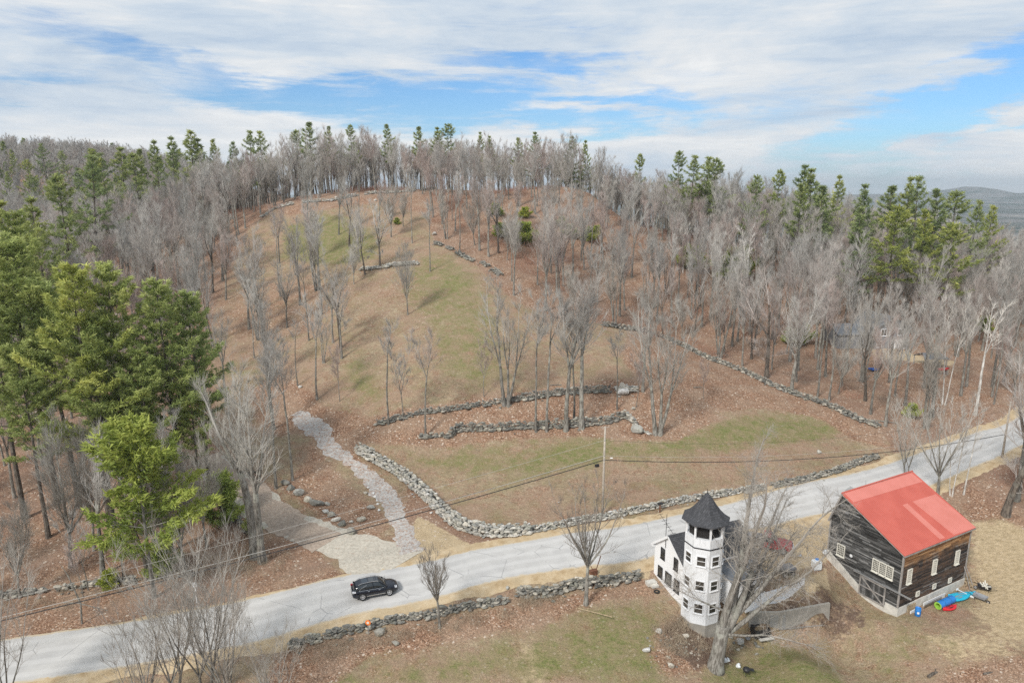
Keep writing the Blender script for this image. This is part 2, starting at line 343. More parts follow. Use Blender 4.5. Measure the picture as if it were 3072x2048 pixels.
zf = sstep(sdist(FIELD, xs, ys), -1.5, 1.5); zy = sstep(sdist(YARD, xs, ys), -1.5, 1.5)
wood = 1 - np.maximum(zf, zy)
A = np.zeros(MX.shape + (4,)); B = np.zeros(MX.shape + (4,)); A[..., 3] = B[..., 3] = 1
A[..., 3] = 1; B[..., 0] = 1
gr = zone(GREEN, 4.2, xs, ys); lf = zone(LEAF, 1.6, xs, ys); sn = zone(SAND, .9, xs, ys); stw = zone(STRAW, 3., xs, ys); dr = zone(DIRT, 1.2, xs, ys)
A[..., 0][core] = gr; A[..., 1][core] = np.maximum(lf, wood); A[..., 2][core] = sn
A[..., 1][~core] = 1
B[..., 0][core] = wood; B[..., 1][core] = stw; B[..., 2][core] = dr
# ------------------------------------------------------------------ ground material
m, nt, b = new_mat('ground'); P = nt.geo('Position')
A_ = nt.sep(nt.attr('zone_a')); B_ = nt.sep(nt.attr('zone_b'))
big = nt.noise(P, .12, 5, .6); mid = nt.noise(P, .7, 6, .65); fine = nt.noise(P, 4.5, 6, .75); clump = nt.noise(nt.mapping(P, (1, 1.6, 1)), 1.6, 7, .72)
fleck = nt.voronoi(P, 8.5, 'Color'); fl = nt.sep(fleck)[0]; fl2 = nt.sep(nt.voronoi(P, 5.0, 'Color'))[1]
green = nt.ramp(fine, [(.25, (.10, .125, .03)), (.6, (.175, .20, .06)), (.9, (.28, .275, .11))])
green = nt.mix(nt.mapr(clump, .42, .62, 0, .7), green, (.30, .25, .13)); green = nt.mix(nt.mapr(mid, .43, .60, 0, .6), green, (.29, .225, .13))
leaf = nt.ramp(fl, [(0, (.12, .065, .04)), (.3, (.25, .14, .085)), (.62, (.375, .22, .14)), (.86, (.46, .30, .20)), (1, (.60, .46, .35))])
leaf = nt.mix(nt.mapr(mid, .42, .66, 0, .5), leaf, (.21, .115, .075)); leaf = nt.mix(nt.mapr(nt.noise(P, .22, 5), .42, .62, 0, .45), leaf, (.38, .28, .20))
dry = nt.ramp(nt.mapr(nt.math('ADD', nt.math('MULTIPLY', big, .5), nt.math('MULTIPLY', mid, .5)), .33, .67, 0, 1, False), [(0, (.25, .19, .115)), (.45, (.36, .275, .175)), (1, (.47, .375, .25))])
dry = nt.mix(nt.mapr(clump, .40, .66, 0, .55), dry, (.15, .115, .07))
dry = nt.mix(nt.mapr(nt.noise(P, .16, 4), .42, .60, 0, .5), dry, (.36, .235, .17)); dry = nt.mix(nt.mapr(nt.noise(P, .8, 7, .75), .46, .58, 0, .7), dry, leaf)
woodc = nt.mix(nt.mapr(big, .40, .62, 0, .5), leaf, (.29, .19, .14))
straw = nt.ramp(clump, [(.3, (.33, .25, .14)), (.6, (.55, .43, .27))])
sand = nt.ramp(nt.math('ADD', nt.math('MULTIPLY', mid, .6), nt.math('MULTIPLY', fine, .4)), [(.32, (.40, .30, .18)), (.6, (.56, .44, .28)), (.8, (.64, .53, .37))])
dirt = nt.ramp(fine, [(.3, (.09, .06, .042)), (.6, (.19, .13, .095)), (.85, (.36, .28, .21))])
def thr(v, lo=.35, hi=.65, k=.75):
    nz = nt.math('ADD', nt.math('MULTIPLY', mid, .6), nt.math('MULTIPLY', clump, .9))
    return nt.mapr(nt.math('ADD', v, nt.math('MULTIPLY', nt.math('SUBTRACT', nz, .75), k * 1.6)), lo, hi)
c = nt.mix(nt.math('MULTIPLY', nt.mapr(nt.noise(P, .35, 5, .6), .48, .66), .38), dry, green)
c = nt.mix(thr(B_[1]), c, straw)
gm = nt.math('ADD', A_[0], nt.math('MULTIPLY', nt.math('SUBTRACT', nt.noise(P, .45, 8, .72), .5), 1.5)); c = nt.mix(nt.math('MULTIPLY', nt.mapr(nt.math('MULTIPLY', gm, nt.mapr(A_[0], .0, .25)), .30, .85), .88), c, green)
c = nt.mix(nt.math('MULTIPLY', thr(A_[1], .3, .7, .6), .92), c, nt.mix(B_[0], leaf, woodc))
c = nt.mix(thr(B_[2]), c, dirt)
c = nt.mix(thr(A_[2], .4, .55, .35), c, sand)
c = nt.mix(nt.math('MULTIPLY', nt.mapr(fl2, .955, .985), nt.mapr(A_[1], .2, .6, .25, 1)), c, (.60, .50, .40))
spk = nt.noise(nt.mapping(P, (1, 1.4, 1)), 9., 3, .8)
c = nt.mix(1., c, (1.06, 1.07, 1.10), 'MULTIPLY'); c = nt.mix(1., c, nt.ramp(spk, [(.28, (.42, .41, .40)), (.52, (1, 1, 1)), (.75, (1.34, 1.32, 1.28))]), 'MULTIPLY')
# far country: woods seen from kilometres away, grey-brown hardwood with dark conifer stands
Py = nt.sep(P)[1]
dist = nt.math('SQRT', nt.math('ADD', nt.math('POWER', nt.sep(P)[0], 2.), nt.math('POWER', Py, 2.)))
ff = nt.mapr(dist, 420, 620)
fn = nt.noise(nt.mapping(P, (1, 1.3, 1)), .0036, 9, .66); fn2 = nt.noise(P, .04, 8, .75)
farc = nt.ramp(nt.math('ADD', nt.math('MULTIPLY', fn, .8), nt.math('MULTIPLY', fn2, .2)), [(.40, (.035, .055, .045)), (.47, (.05, .07, .055)), (.52, (.13, .13, .125)), (.62, (.20, .19, .18)), (.68, (.40, .38, .32))])
c = nt.mix(ff, c, farc)
nt.l.new(c, b.inputs['Base Color']); b.inputs['Roughness'].default_value = .95; b.inputs['Specular IOR Level'].default_value = .15
hgt = nt.math('ADD', nt.math('MULTIPLY', fine, .5), nt.math('ADD', nt.math('MULTIPLY', clump, 1.2), nt.math('MULTIPLY', fl, .35)))
nt.l.new(nt.bump(hgt, .9, .16), b.inputs['Normal'])
ny, nx = MX.shape
me = bpy.data.meshes.new('ground'); vv = np.stack([MX, MY, MZ], -1).reshape(-1, 3).astype(np.float32)
idx = np.arange(nx * ny).reshape(ny, nx); q = np.stack([idx[:-1, :-1], idx[:-1, 1:], idx[1:, 1:], idx[1:, :-1]], -1).reshape(-1, 4)
me.vertices.add(len(vv)); me.vertices.foreach_set('co', vv.ravel()); me.loops.add(q.size); me.loops.foreach_set('vertex_index', q.ravel().astype(np.int32))
me.polygons.add(len(q)); me.polygons.foreach_set('loop_start', np.arange(0, q.size, 4, dtype=np.int32)); me.polygons.foreach_set('use_smooth', np.ones(len(q), bool))
for nm, arr in (('zone_a', A), ('zone_b', B)):
    a = me.attributes.new(nm, 'FLOAT_COLOR', 'POINT'); a.data.foreach_set('color', arr.reshape(-1).astype(np.float32))
me.materials.append(m); me.update(calc_edges=True); me.validate()
tag(bpy.data.objects.new('ground', me), kind='structure'); COL.objects.link(bpy.data.objects['ground'])
# ------------------------------------------------------------------ road, shoulders, drives: ribbons laid on the terrain
def catmull(P, step):
    P = [np.array(p, float) for p in P]; P = [2 * P[0] - P[1]] + P + [2 * P[-1] - P[-2]]; out = []
    for i in range(1, len(P) - 2):
        n = max(2, int(np.linalg.norm(P[i + 1] - P[i]) / step))
        for k in range(n):
            t = k / n; a, b_, c_, d = P[i - 1:i + 3]
            out.append(.5 * ((2 * b_) + (c_ - a) * t + (2 * a - 5 * b_ + 4 * c_ - d) * t * t + (3 * b_ - a - 3 * c_ + d) * t ** 3))
    out.append(P[-2]); return np.array(out)
def ribbon(name, path, wl, wr, off, mat, jag=0., step=.35, cols=9, seed=1):
    """path: Nx2 world points; wl / wr: signed offsets (left positive) of its two edges"""
    rs = np.random.RandomState(seed); n = len(path); tg = np.gradient(path, axis=0); tg /= np.linalg.norm(tg, axis=1)[:, None]; nr = np.c_[-tg[:, 1], tg[:, 0]]
    sm = lambda k: np.convolve(rs.randn(n + 40), np.ones(k) / k, 'same')[20:n + 20] * k ** .5
    jl = jag * (sm(9) * .6 + rs.randn(n) * .15); jr = jag * (sm(9) * .6 + rs.randn(n) * .15)
    L = wl(np.linspace(0, 1, n)) + jl if callable(wl) else wl + jl; Rr = wr(np.linspace(0, 1, n)) + jr if callable(wr) else wr + jr
    V = []
    for k in range(cols):
        f = k / (cols - 1); V.append(path + nr * (L * (1 - f) + Rr * f)[:, None])
    V = np.stack(V, 1); z = hz(V[..., 0], V[..., 1]) + off; z[:, 0] -= off * .6; z[:, -1] -= off * .6
    V = np.concatenate([V, z[..., None]], -1).reshape(-1, 3); mb = MB(); mb.v = [tuple(p) for p in V]; mb.c = [k_ / (cols - 1) for _i in range(n) for k_ in range(cols)]
    for i in range(n - 1):
        for k in range(cols - 1): a = i * cols + k; mb.F(a, a + cols, a + cols + 1, a + 1)
    o = mb.build(name, mat, smooth=True); o['kind'] = 'structure'; return o
_edge_n = [(-150, 1950), (0, 1920), (286, 1879), (477, 1846), (800, 1783), (1018, 1728), (1235, 1691), (1430, 1647), (1648, 1608), (2000, 1551), (2229, 1497), (2500, 1430), (2673, 1385), (2843, 1329), (2937, 1293), (3026, 1266), (3072, 1235)]
_en = np.array([tuple(ground(x, y).xy) for x, y in _edge_n]); _en = catmull(_en, .5)
_tg = np.gradient(_en, axis=0); _tg /= np.linalg.norm(_tg, axis=1)[:, None]; ROADW = 6.5
road_c = _en - np.c_[-_tg[:, 1], _tg[:, 0]] * ROADW / 2
for _ in range(14): road_c[1:-1] = (road_c[:-2] + road_c[1:-1] * 2 + road_c[2:]) / 4
_ext = road_c[-1] + np.outer(np.linspace(1, 60, 60), (road_c[-1] - road_c[-30]) / np.linalg.norm(road_c[-1] - road_c[-30])); road_c = np.r_[road_c, _ext]
_d0 = (road_c[0] - road_c[20]) / np.linalg.norm(road_c[0] - road_c[20]); road_c = np.r_[road_c[0] + np.outer(np.linspace(30, 1, 30), _d0), road_c]
def dist_road(x, y): return float(np.sqrt(((road_c - (x, y)) ** 2).sum(1).min()))
m, nt, b = new_mat('asphalt'); P = nt.geo('Position'); f = nt.noise(P, .5, 6, .6); g = nt.noise(P, 14, 3, .8)
c = nt.ramp(f, [(.3, (.43, .42, .405)), (.7, (.52, .51, .49))]); c = nt.mix(1., c, nt.ramp(g, [(.3, (.86,) * 3), (.7, (1.12,) * 3)]), 'MULTIPLY')
ck = nt.noise(nt.mapping(P, (1, 1, 1), (0, 0, R(-22))), .16, 3, .5); c = nt.mix(nt.mapr(ck, .5, .7, 0, .3), c, (.38, .38, .385))
tr = nt.sep(nt.mapping(P, (1, 1, 1), (0, 0, R(-22))))[1]
ac = nt.attr('tint', 'Fac'); wv_ = nt.math('SUBTRACT', ac, nt.math('MULTIPLY', nt.math('SUBTRACT', ck, .5), .06))
tk = nt.math('MAXIMUM', nt.math('MAXIMUM', nt.mapr(nt.math('ABSOLUTE', nt.math('SUBTRACT', wv_, .17)), .07, .02), nt.mapr(nt.math('ABSOLUTE', nt.math('SUBTRACT', wv_, .40)), .07, .02)), nt.math('MAXIMUM', nt.mapr(nt.math('ABSOLUTE', nt.math('SUBTRACT', wv_, .62)), .07, .02), nt.mapr(nt.math('ABSOLUTE', nt.math('SUBTRACT', wv_, .85)), .07, .02)))
c = nt.mix(nt.math('MULTIPLY', tk, .35), c, (.60, .59, .575))
ed = nt.math('ADD', nt.mapr(nt.math('ABSOLUTE', nt.math('SUBTRACT', ac, .5)), .40, .50), nt.math('MULTIPLY', nt.math('SUBTRACT', nt.noise(P, 1.3, 7, .75), .5), 1.6)); c = nt.mix(nt.mapr(ed, .45, .95, 0, .8), c, (.50, .40, .26))
vc = nt.n.new('ShaderNodeTexVoronoi'); vc.feature = 'DISTANCE_TO_EDGE'; nt.l.new(nt.mapping(P, (1, 1, 1), (0, 0, R(-22))), vc.inputs['Vector']); vc.inputs['Scale'].default_value = .22
crk = nt.math('MULTIPLY', nt.mapr(vc.outputs[0], .012, .004), nt.mapr(nt.noise(P, .3, 3), .5, .56)); c = nt.mix(nt.math('MULTIPLY', crk, .6), c, (.22, .22, .22))
nt.l.new(c, b.inputs['Base Color']); b.inputs['Roughness'].default_value = .9; nt.l.new(nt.bump(g, .3, .01), b.inputs['Normal'])
m, nt, b = new_mat('shoulder_sand'); P = nt.geo('Position'); f = nt.noise(P, .9, 6, .65); g = nt.noise(P, 9, 4, .8)
c = nt.ramp(f, [(.3, (.37, .26, .14)), (.5, (.51, .39, .24)), (.72, (.60, .49, .34))]); c = nt.mix(nt.mapr(nt.noise(P, .35, 5), .52, .66, 0, .65), c, (.45, .36, .23))
c = nt.mix(1., c, nt.ramp(g, [(.3, (.74,) * 3), (.7, (1.16,) * 3)]), 'MULTIPLY'); nt.l.new(c, b.inputs['Base Color']); b.inputs['Roughness'].default_value = .95
nt.l.new(nt.bump(g, .5, .04), b.inputs['Normal'])
def gravel(name, c0, c1, leafy):
    m, nt, b = new_mat(name); P = nt.geo('Position'); f = nt.noise(P, 1.1, 6, .7); g = nt.noise(P, 8, 4, .85); v = nt.sep(nt.voronoi(P, 6))[0]
    c = nt.mix(nt.math('ADD', nt.math('MULTIPLY', f, .5), nt.math('MULTIPLY', nt.mapr(nt.noise(P, 2.6, 6, .8), .4, .6), .5)), tuple(q * .72 for q in c0), c1); c = nt.mix(1., c, nt.ramp(g, [(.28, (.76,) * 3), (.72, (1.18,) * 3)]), 'MULTIPLY')
    lc = nt.ramp(v, [(0, (.16, .08, .045)), (.6, (.33, .18, .11)), (1, (.5, .36, .26))])
    c = nt.mix(nt.mapr(nt.noise(P, 2.8, 9, .82), leafy - .02, leafy + .13, 0, .85), c, lc)
    nt.l.new(c, b.inputs['Base Color']); b.inputs['Roughness'].default_value = .95; nt.l.new(nt.bump(g, .5, .03), b.inputs['Normal'])
gravel('gravel_drive', (.49, .45, .375), (.63, .58, .49), .55); gravel('gravel_track', (.44, .43, .41), (.60, .585, .555), .47); gravel('leafy_drive', (.36, .28, .22), (.5, .41, .33), .56)
rp = road_c[::1]
ribbon('road_shoulder', rp, lambda t: 3.40 + 1.15 * sstep(t, .26, .34), 2.9, .025, MATS['shoulder_sand'], .32, seed=2, cols=6); ribbon('road_shoulder', rp, -2.9, -4.8, .025, MATS['shoulder_sand'], .4, seed=3, cols=6)
ribbon('road', rp, ROADW / 2, -ROADW / 2, .055, MATS['asphalt'], .10, seed=4, cols=11)
drv = catmull([tuple(gd(x, y).xy) for x, y in [(895, 1310), (800, 1262), (700, 1222), (620, 1180), (560, 1130), (510, 1090), (470, 1050)]], .5)
ribbon('gravel_driveway', drv, lambda t: -3.3 + .9 * t - 11 * np.clip(.22 - t, 0, 1), lambda t: 2.3 - .6 * t + 3.5 * np.clip(.16 - t, 0, 1) * 4, .04, MATS['gravel_drive'], .5, cols=12, seed=6)
_l = drv[int(len(drv) * .26):]; ribbon('leafy_driveway', _l, lambda t: -2.6 + .2 * t, lambda t: 2.0 - .2 * t, .055, MATS['leafy_drive'], .6, cols=8, seed=8)
trk = catmull([tuple(gd(x, y).xy) for x, y in [(948, 1268), (925, 1232), (900, 1160), (850, 1100), (795, 1055), (745, 1010), (710, 975), (685, 945)]], .5)
ribbon('gravel_track', trk, lambda t: 1.45 - .45 * t, lambda t: -1.6 + .45 * t, .05, MATS['gravel_track'], .75, cols=10, seed=7)
# ------------------------------------------------------------------ stones
def stone_mat(name, cols):
    m, nt, b = new_mat(name); co = nt.coord('Object'); t = nt.attr('tint', 'Fac'); f = nt.noise(co, 3, 6, .7); g = nt.noise(co, 1.1, 4, .6)
    c = nt.ramp(t, cols); c = nt.mix(nt.mapr(f, .42, .66, 0, .6), c, (.13, .125, .11)); c = nt.mix(nt.mapr(g, .5, .66, 0, .35), c, (.33, .33, .25))
    c = nt.mix(1., c, nt.ramp(nt.noise(co, 9, 4, .8), [(.3, (.7,) * 3), (.7, (1.2,) * 3)]), 'MULTIPLY')
    nt.l.new(c, b.inputs['Base Color']); b.inputs['Roughness'].default_value = .92; nt.l.new(nt.bump(f, .5, .05), b.inputs['Normal'])
stone_mat('fieldstone', [(0, (.11, .11, .10)), (.35, (.20, .197, .178)), (.75, (.33, .312, .27)), (1, (.56, .51, .42))])
stone_mat('pale_stone', [(0, (.25, .25, .235)), (.4, (.43, .42, .38)), (.75, (.58, .54, .46)), (1, (.64, .63, .61))])
_ico = None
def ico():
    global _ico
    if _ico is None:
        import bmesh
        bm = bmesh.new(); bmesh.ops.create_icosphere(bm, subdivisions=2, radius=1); bm.verts.ensure_lookup_table()
        _ico = (np.array([v.co[:] for v in bm.verts]), [tuple(v.index for v in f.verts) for f in bm.faces]); bm.free()
    return _ico
def stone(mb, rs, c, s, rz=None, tint=None):
    V, Fc = ico(); V = V.copy()
    for _ in range(10):                                 # chop with random planes: angular field stones
        n = rs.randn(3); n /= np.linalg.norm(n); d = rs.uniform(.45, .88); h = V @ n
        V = V - np.outer(np.maximum(h - d, 0), n)
    V = V * np.array(s) * rs.uniform(.9, 1.1, 3); a = rs.uniform(0, 6.28) if rz is None else rz + rs.uniform(-.35, .35)
    tl = rs.uniform(-.2, .2); ca, sa = math.cos(a), math.sin(a)
    V[:, 2] += V[:, 0] * tl; V = np.c_[V[:, 0] * ca - V[:, 1] * sa, V[:, 0] * sa + V[:, 1] * ca, V[:, 2]] + np.array(c)
    o = len(mb.v); mb.v += [tuple(p) for p in V]; mb.c += [rs.rand() if tint is None else tint] * len(V); mb.f += [(i + o, j + o, k + o) for i, j, k in Fc]; mb.m += [0] * len(Fc)
def stone_wall(label, pts, h=.9, w=.8, sz=.3, mat='fieldstone', seed=0, rough=.1, S=False, gapf=None, tall=None, retain=False):
    rs = np.random.RandomState(seed); path = catmull([tuple((ground(*p) if S else gd(*p)).xy) for p in pts], .1)
    seg = np.r_[0, np.cumsum(np.linalg.norm(np.diff(path, axis=0), axis=1))]; L = seg[-1]; mb = MB()
    pos = lambda s: np.array([np.interp(s, seg, path[:, 0]), np.interp(s, seg, path[:, 1])])
    s = 0.
    while s < L:
        t = s / L; hh = h * (tall(t) if tall else 1) * rs.uniform(.82, 1.1); ww = w * rs.uniform(.85, 1.1)
        if gapf and gapf(t) and rs.rand() < .75: s += sz; continue
        p = pos(s); q = pos(min(L, s + .3)); d = q - p; d /= (np.linalg.norm(d) + 1e-9); n = np.array([-d[1], d[0]]); a = math.atan2(d[1], d[0])
        z = 0.; k = 0
        gz = min(float(hz(*(p + n * ww / 2))), float(hz(*(p - n * ww / 2)))) if retain else float(hz(*p))
        while z < hh:
            r = sz * rs.uniform(.65, 1.25) * (1.25 if k == 0 else 1); tap = 1 - .25 * z / max(hh, .1); m_ = max(1, int(ww * tap / (sz * 1.15)))
            for j in range(m_):
                off = 0 if m_ == 1 else (j / (m_ - 1) - .5) * (ww * tap - sz * .6)
                pp = p + n * (off + rs.uniform(-.05, .05)) + d * rs.uniform(-.5, .5) * sz; r2 = r * rs.uniform(.8, 1.2)
                stone(mb, rs, (pp[0], pp[1], gz + z + r2 * .35), (r2 * rs.uniform(.6, 1.2), r2 * rs.uniform(.5, .75), r2 * rs.uniform(.26, .50)), a)
            z += sz * .55; k += 1
        s += sz * rs.uniform(.9, 1.15)
        if rs.rand() < rough:
            pp = p + n * rs.choice([-1, 1]) * (ww * .5 + rs.uniform(.1, .6)); r = sz * rs.uniform(.4, .8)
            stone(mb, rs, (pp[0], pp[1], float(hz(*pp)) + r * .2), (r, r * .8, r * .5))
    o = mb.build('stone_wall', MATS[mat]); tag(o, label, 'stone wall'); return o
stone_wall('broad pale dry stone wall curving from beside the gravel track round to the road', [(826, 1038), (860, 1058), (905, 1082), (945, 1112), (985, 1148), (1030, 1190), (1060, 1212), (1110, 1226), (1160, 1228), (1215, 1222)], 1.25, 1.3, .40, 'pale_stone', 1)
stone_wall('low stone wall along the far side of the road below the utility pole', [(1222, 1220), (1280, 1210), (1330, 1200), (1400, 1188), (1500, 1167), (1600, 1147), (1680, 1134), (1760, 1122)], .75, .8, .30, 'pale_stone', 2, .2)
stone_wall('low tumbled stone wall on the field edge above the road, right of the tower', [(1775, 1118), (1850, 1103), (1920, 1083), (1975, 1062), (2015, 1050)], .6, .9, .30, 'fieldstone', 3, .3)
stone_wall('long lower terrace retaining wall of grey boulders in front of the row of maples', [(968, 1008), (1010, 1004), (1035, 1006), (1060, 992), (1140, 990), (1200, 986), (1280, 984), (1360, 978), (1410, 970), (1432, 962)], 1.25, .8, .42, 'fieldstone', 4, .08, tall=lambda t: .55 if t < .13 else 1.05)
stone_wall('short end of the terrace wall turning downhill to the large pointed boulder', [(1436, 958), (1452, 972), (1462, 984)], 1.1, .8, .42, 'pale_stone', 5)
stone_wall('upper terrace stone wall behind the row of maples', [(866, 976), (905, 967), (950, 955), (1020, 945), (1090, 935), (1160, 925), (1230, 915), (1280, 908), (1340, 903), (1400, 900)], .95, .8, .36, 'fieldstone', 6, .1, tall=lambda t: .8 if t < .6 else 1.15)
stone_wall('long grey stone wall running down between the field and the right-hand woods', [(1385, 748), (1440, 757), (1500, 768), (1560, 792), (1620, 822), (1700, 852), (1760, 880), (1820, 905), (1900, 932), (1960, 960), (2018, 982)], .85, .9, .36, 'fieldstone', 7, .15)
stone_wall('dark stone wall beside the near road shoulder with the reflector post in it', [(672, 1484), (720, 1474), (770, 1462), (830, 1446), (900, 1430), (960, 1422), (1020, 1410), (1090, 1396), (1170, 1384)], .8, .75, .33, 'fieldstone', 8, .3)
stone_wall('rough stone wall under the roadside tree nearest the white house', [(1190, 1366), (1250, 1368), (1310, 1350), (1370, 1344), (1430, 1336), (1468, 1328)], 1.0, .9, .36, 'fieldstone', 9, .35)
stone_wall('broken mossy stone wall at the foot of the pine wood by the road', [(-20, 1376), (60, 1366), (130, 1358), (220, 1345), (300, 1338), (370, 1330), (440, 1322), (480, 1314)], .65, .8, .36, 'fieldstone', 10, .3, gapf=lambda t: (t * 7) % 1 > .62)
stone_wall('low stone wall along the top edge of the hilltop clearing', [(600, 500), (640, 478), (700, 466), (760, 462), (850, 446), (930, 441), (1000, 437)], .7, 1., .42, 'pale_stone', 11, .3, gapf=lambda t: (t * 9) % 1 > .7)
stone_wall('heap of field stones between the two trees in the middle of the clearing', [(832, 620), (870, 616), (915, 610), (960, 607)], .55, 1.6, .42, 'pale_stone', 12, .6)
stone_wall('tumbled stone wall along the wood edge right of the upper clearing', [(1000, 560), (1040, 575), (1080, 598), (1110, 606), (1160, 640)], .5, 1.3, .40, 'fieldstone', 13, .6, gapf=lambda t: (t * 6) % 1 > .6)
stone_wall('mossy stone wall beside the leafy end of the gravel driveway', [(520, 1185), (545, 1200), (560, 1215), (585, 1228)], .7, .9, .4, 'fieldstone', 14, .3)
def boulder(name, label, x, y, s, mat='fieldstone', tint=.5, seed=0, sink=.15, group=None, S=False):
    rs = np.random.RandomState(seed + 77); mb = MB(); stone(mb, rs, (0, 0, s[2] * (1 - sink * 2) * .75), s, 0, tint); p = ground(x, y) if S else gd(x, y)
    o = mb.build(name, MATS[mat]); o.location = p; tag(o, label, 'boulder', group)
    return o
for i, (x, y, r, mt, tn, lb) in enumerate([(655, 1112, .75, 'fieldstone', .6, 'tall grey boulder at the top end of the curved row by the driveway'), (668, 1123, .8, 'fieldstone', .45, 'dark flat boulder second from the top of the row by the driveway'),
    (686, 1136, 1.1, 'pale_stone', .3, 'widest flat pale boulder in the row by the driveway'), (706, 1150, .78, 'pale_stone', .75, 'round cream boulder below the widest one in the driveway row'),
    (727, 1160, 1.15, 'fieldstone', .45, 'biggest dark grey boulder in the middle of the driveway row'), (751, 1160, .62, 'pale_stone', .5, 'small pale boulder set back just right of the biggest dark one'),
    (748, 1177, .62, 'pale_stone', .9, 'small tan boulder touching the lower side of the driveway row'), (759, 1186, .85, 'fieldstone', .75, 'grey tan wedge boulder third from the low end of the driveway row'),
    (772, 1196, .8, 'pale_stone', .85, 'tan square boulder second from the low end of the driveway row'), (785, 1205, .8, 'fieldstone', .35, 'dark bluish boulder at the low end of the driveway row'),
    (808, 1224, 1.0, 'fieldstone', .7, 'flat low boulder lying in leaves beyond the low end of the driveway row')]):
    boulder('boulder', lb, x, y, (r * .82, r * .62, r * .55), mt, tn, i, group='boulders lining the driveway')
for i, (x, y, r, mt, tn, lb) in enumerate([(852, 1168, .62, 'pale_stone', .35, 'blue-grey boulder on the grass tip beside the gravel track'), (840, 1133, .42, 'pale_stone', .8, 'cream stone on the grass left of the white painted stones'),
    (830, 1195, .75, 'fieldstone', .9, 'brown boulder near the fork of the two drives'), (806, 1200, .42, 'pale_stone', .85, 'small rounded tan stone left of the brown boulder at the fork'),
    (1485, 1495, .55, 'pale_stone', 1., 'white boulder alone on the lawn left of the dirt bank'), (1515, 1452, .55, 'pale_stone', .9, 'pale boulder on the lawn below the house corner'), (1575, 1462, .5, 'pale_stone', .8, 'cream boulder on the dirt bank below the tower'),
    (908, 1479, .48, 'fieldstone', .7, 'round grey stone lying in leaves below the road wall'), (1165, 1352 - 0, .4, 'pale_stone', .4, 'pale stone at the gap between the two roadside walls'), (870, 1456, .75, 'fieldstone', .7, 'flat slab leaning on the wall below the reflector post'),
    (1700, 1475, .6, 'pale_stone', .9, 'cream boulder at the foot of the concrete wall by the giant maple'), (1540, 1530, .5, 'pale_stone', .7, 'pale stone at the low edge of the dirt bank'), (1455, 940, .55, 'fieldstone', .8, 'loose brown boulder above the end of the terrace wall'),
    (1283, 1154, .22, 'pale_stone', .9, 'small pale rock alone in the field above the roadside wall'), (1140, 917, .35, 'pale_stone', .9, 'pale stone on top of the upper terrace wall'), (996, 540, .9, 'pale_stone', .9, 'orange tan boulder at the wood edge near the hilltop'),
    (862, 462, .7, 'pale_stone', .9, 'pale boulder near the left end of the hilltop clearing'), (690, 890, .5, 'pale_stone', .9, 'pale stone at the left edge of the field among saplings'), (1462, 752, .5, 'pale_stone', .9, 'pale rock on the wall top where it enters the wood'), (1880, 1040, .6, 'pale_stone', .6, 'flat pale stone at the end of the tumbled field wall')]):
    boulder('boulder', lb, x, y, (r * .85, r * .68, r * .6), mt, tn, i + 30)
boulder('boulder', 'large pointed blue-grey boulder at the foot of the terrace wall', 1463, 992, (.85, 1.15, .75), 'pale_stone', .35, 61)
boulder('boulder', 'broad cream boulder at the right end of the upper terrace wall', 1432, 907, (1.3, .8, .8), 'pale_stone', 1, 62); boulder('boulder', 'upright cream boulder on the pile ending the upper terrace wall', 1428, 895, (.8, .6, .9), 'pale_stone', .8, 63)
stone_wall('loose pile of cream stones at the right end of the upper terrace wall', [(1415, 900), (1440, 897), (1464, 898)], .6, 1.5, .42, 'pale_stone', 15, .3)
stone_wall('scattered stones at the foot of the twin maple beside the pointed boulder', [(1478, 994), (1492, 998)], .4, .6, .3, 'pale_stone', 16, .3)
m, nt, b = new_mat('whitewash'); nt.l.new(nt.ramp(nt.noise(nt.coord(), 4, 4), [(.3, (.62, .62, .6)), (.7, (.82, .82, .8))]), b.inputs['Base Color'])
for i, (x, y) in enumerate([(846, 1120), (858, 1134), (861, 1141), (866, 1150), (868, 1158), (871, 1172)]):
    boulder('painted_stone', ['topmost white painted stone in the curved line by the gravel track', 'second white painted stone from the top, long and bent', 'third white painted stone from the top by the gravel track', 'fourth white painted stone in the line by the track', 'fifth white painted stone in the line by the track', 'lowest white painted stone in the line by the track'][i], x, y, (.22, .3, .17), 'whitewash', 1, i + 90, group='white painted stones')
def rubble(label, x, y, n, spread, sz, seed):
    rs = np.random.RandomState(seed); mb = MB(); g = gd(x, y)
    for _ in range(n):
        px, py = g.x + rs.randn() * spread, g.y + rs.randn() * spread * .6; r = sz * rs.uniform(.4, 1.3); stone(mb, rs, (px, py, float(hz(px, py)) + r * .2), (r, r * .8, r * .6))
    tag(mb.build('rubble', MATS['fieldstone']), label, 'rubble', kind='stuff')
rubble('pale rubble stones spilled down the dirt bank below the tower', 1562, 1485, 45, 1.3, .17, 5); rubble('small stones scattered on the bank edge above the lawn', 1520, 1520, 14, 1.3, .12, 6)
rubble('stones and blocks scattered below the concrete wall by the giant maple', 1705, 1480, 16, .9, .25, 7)
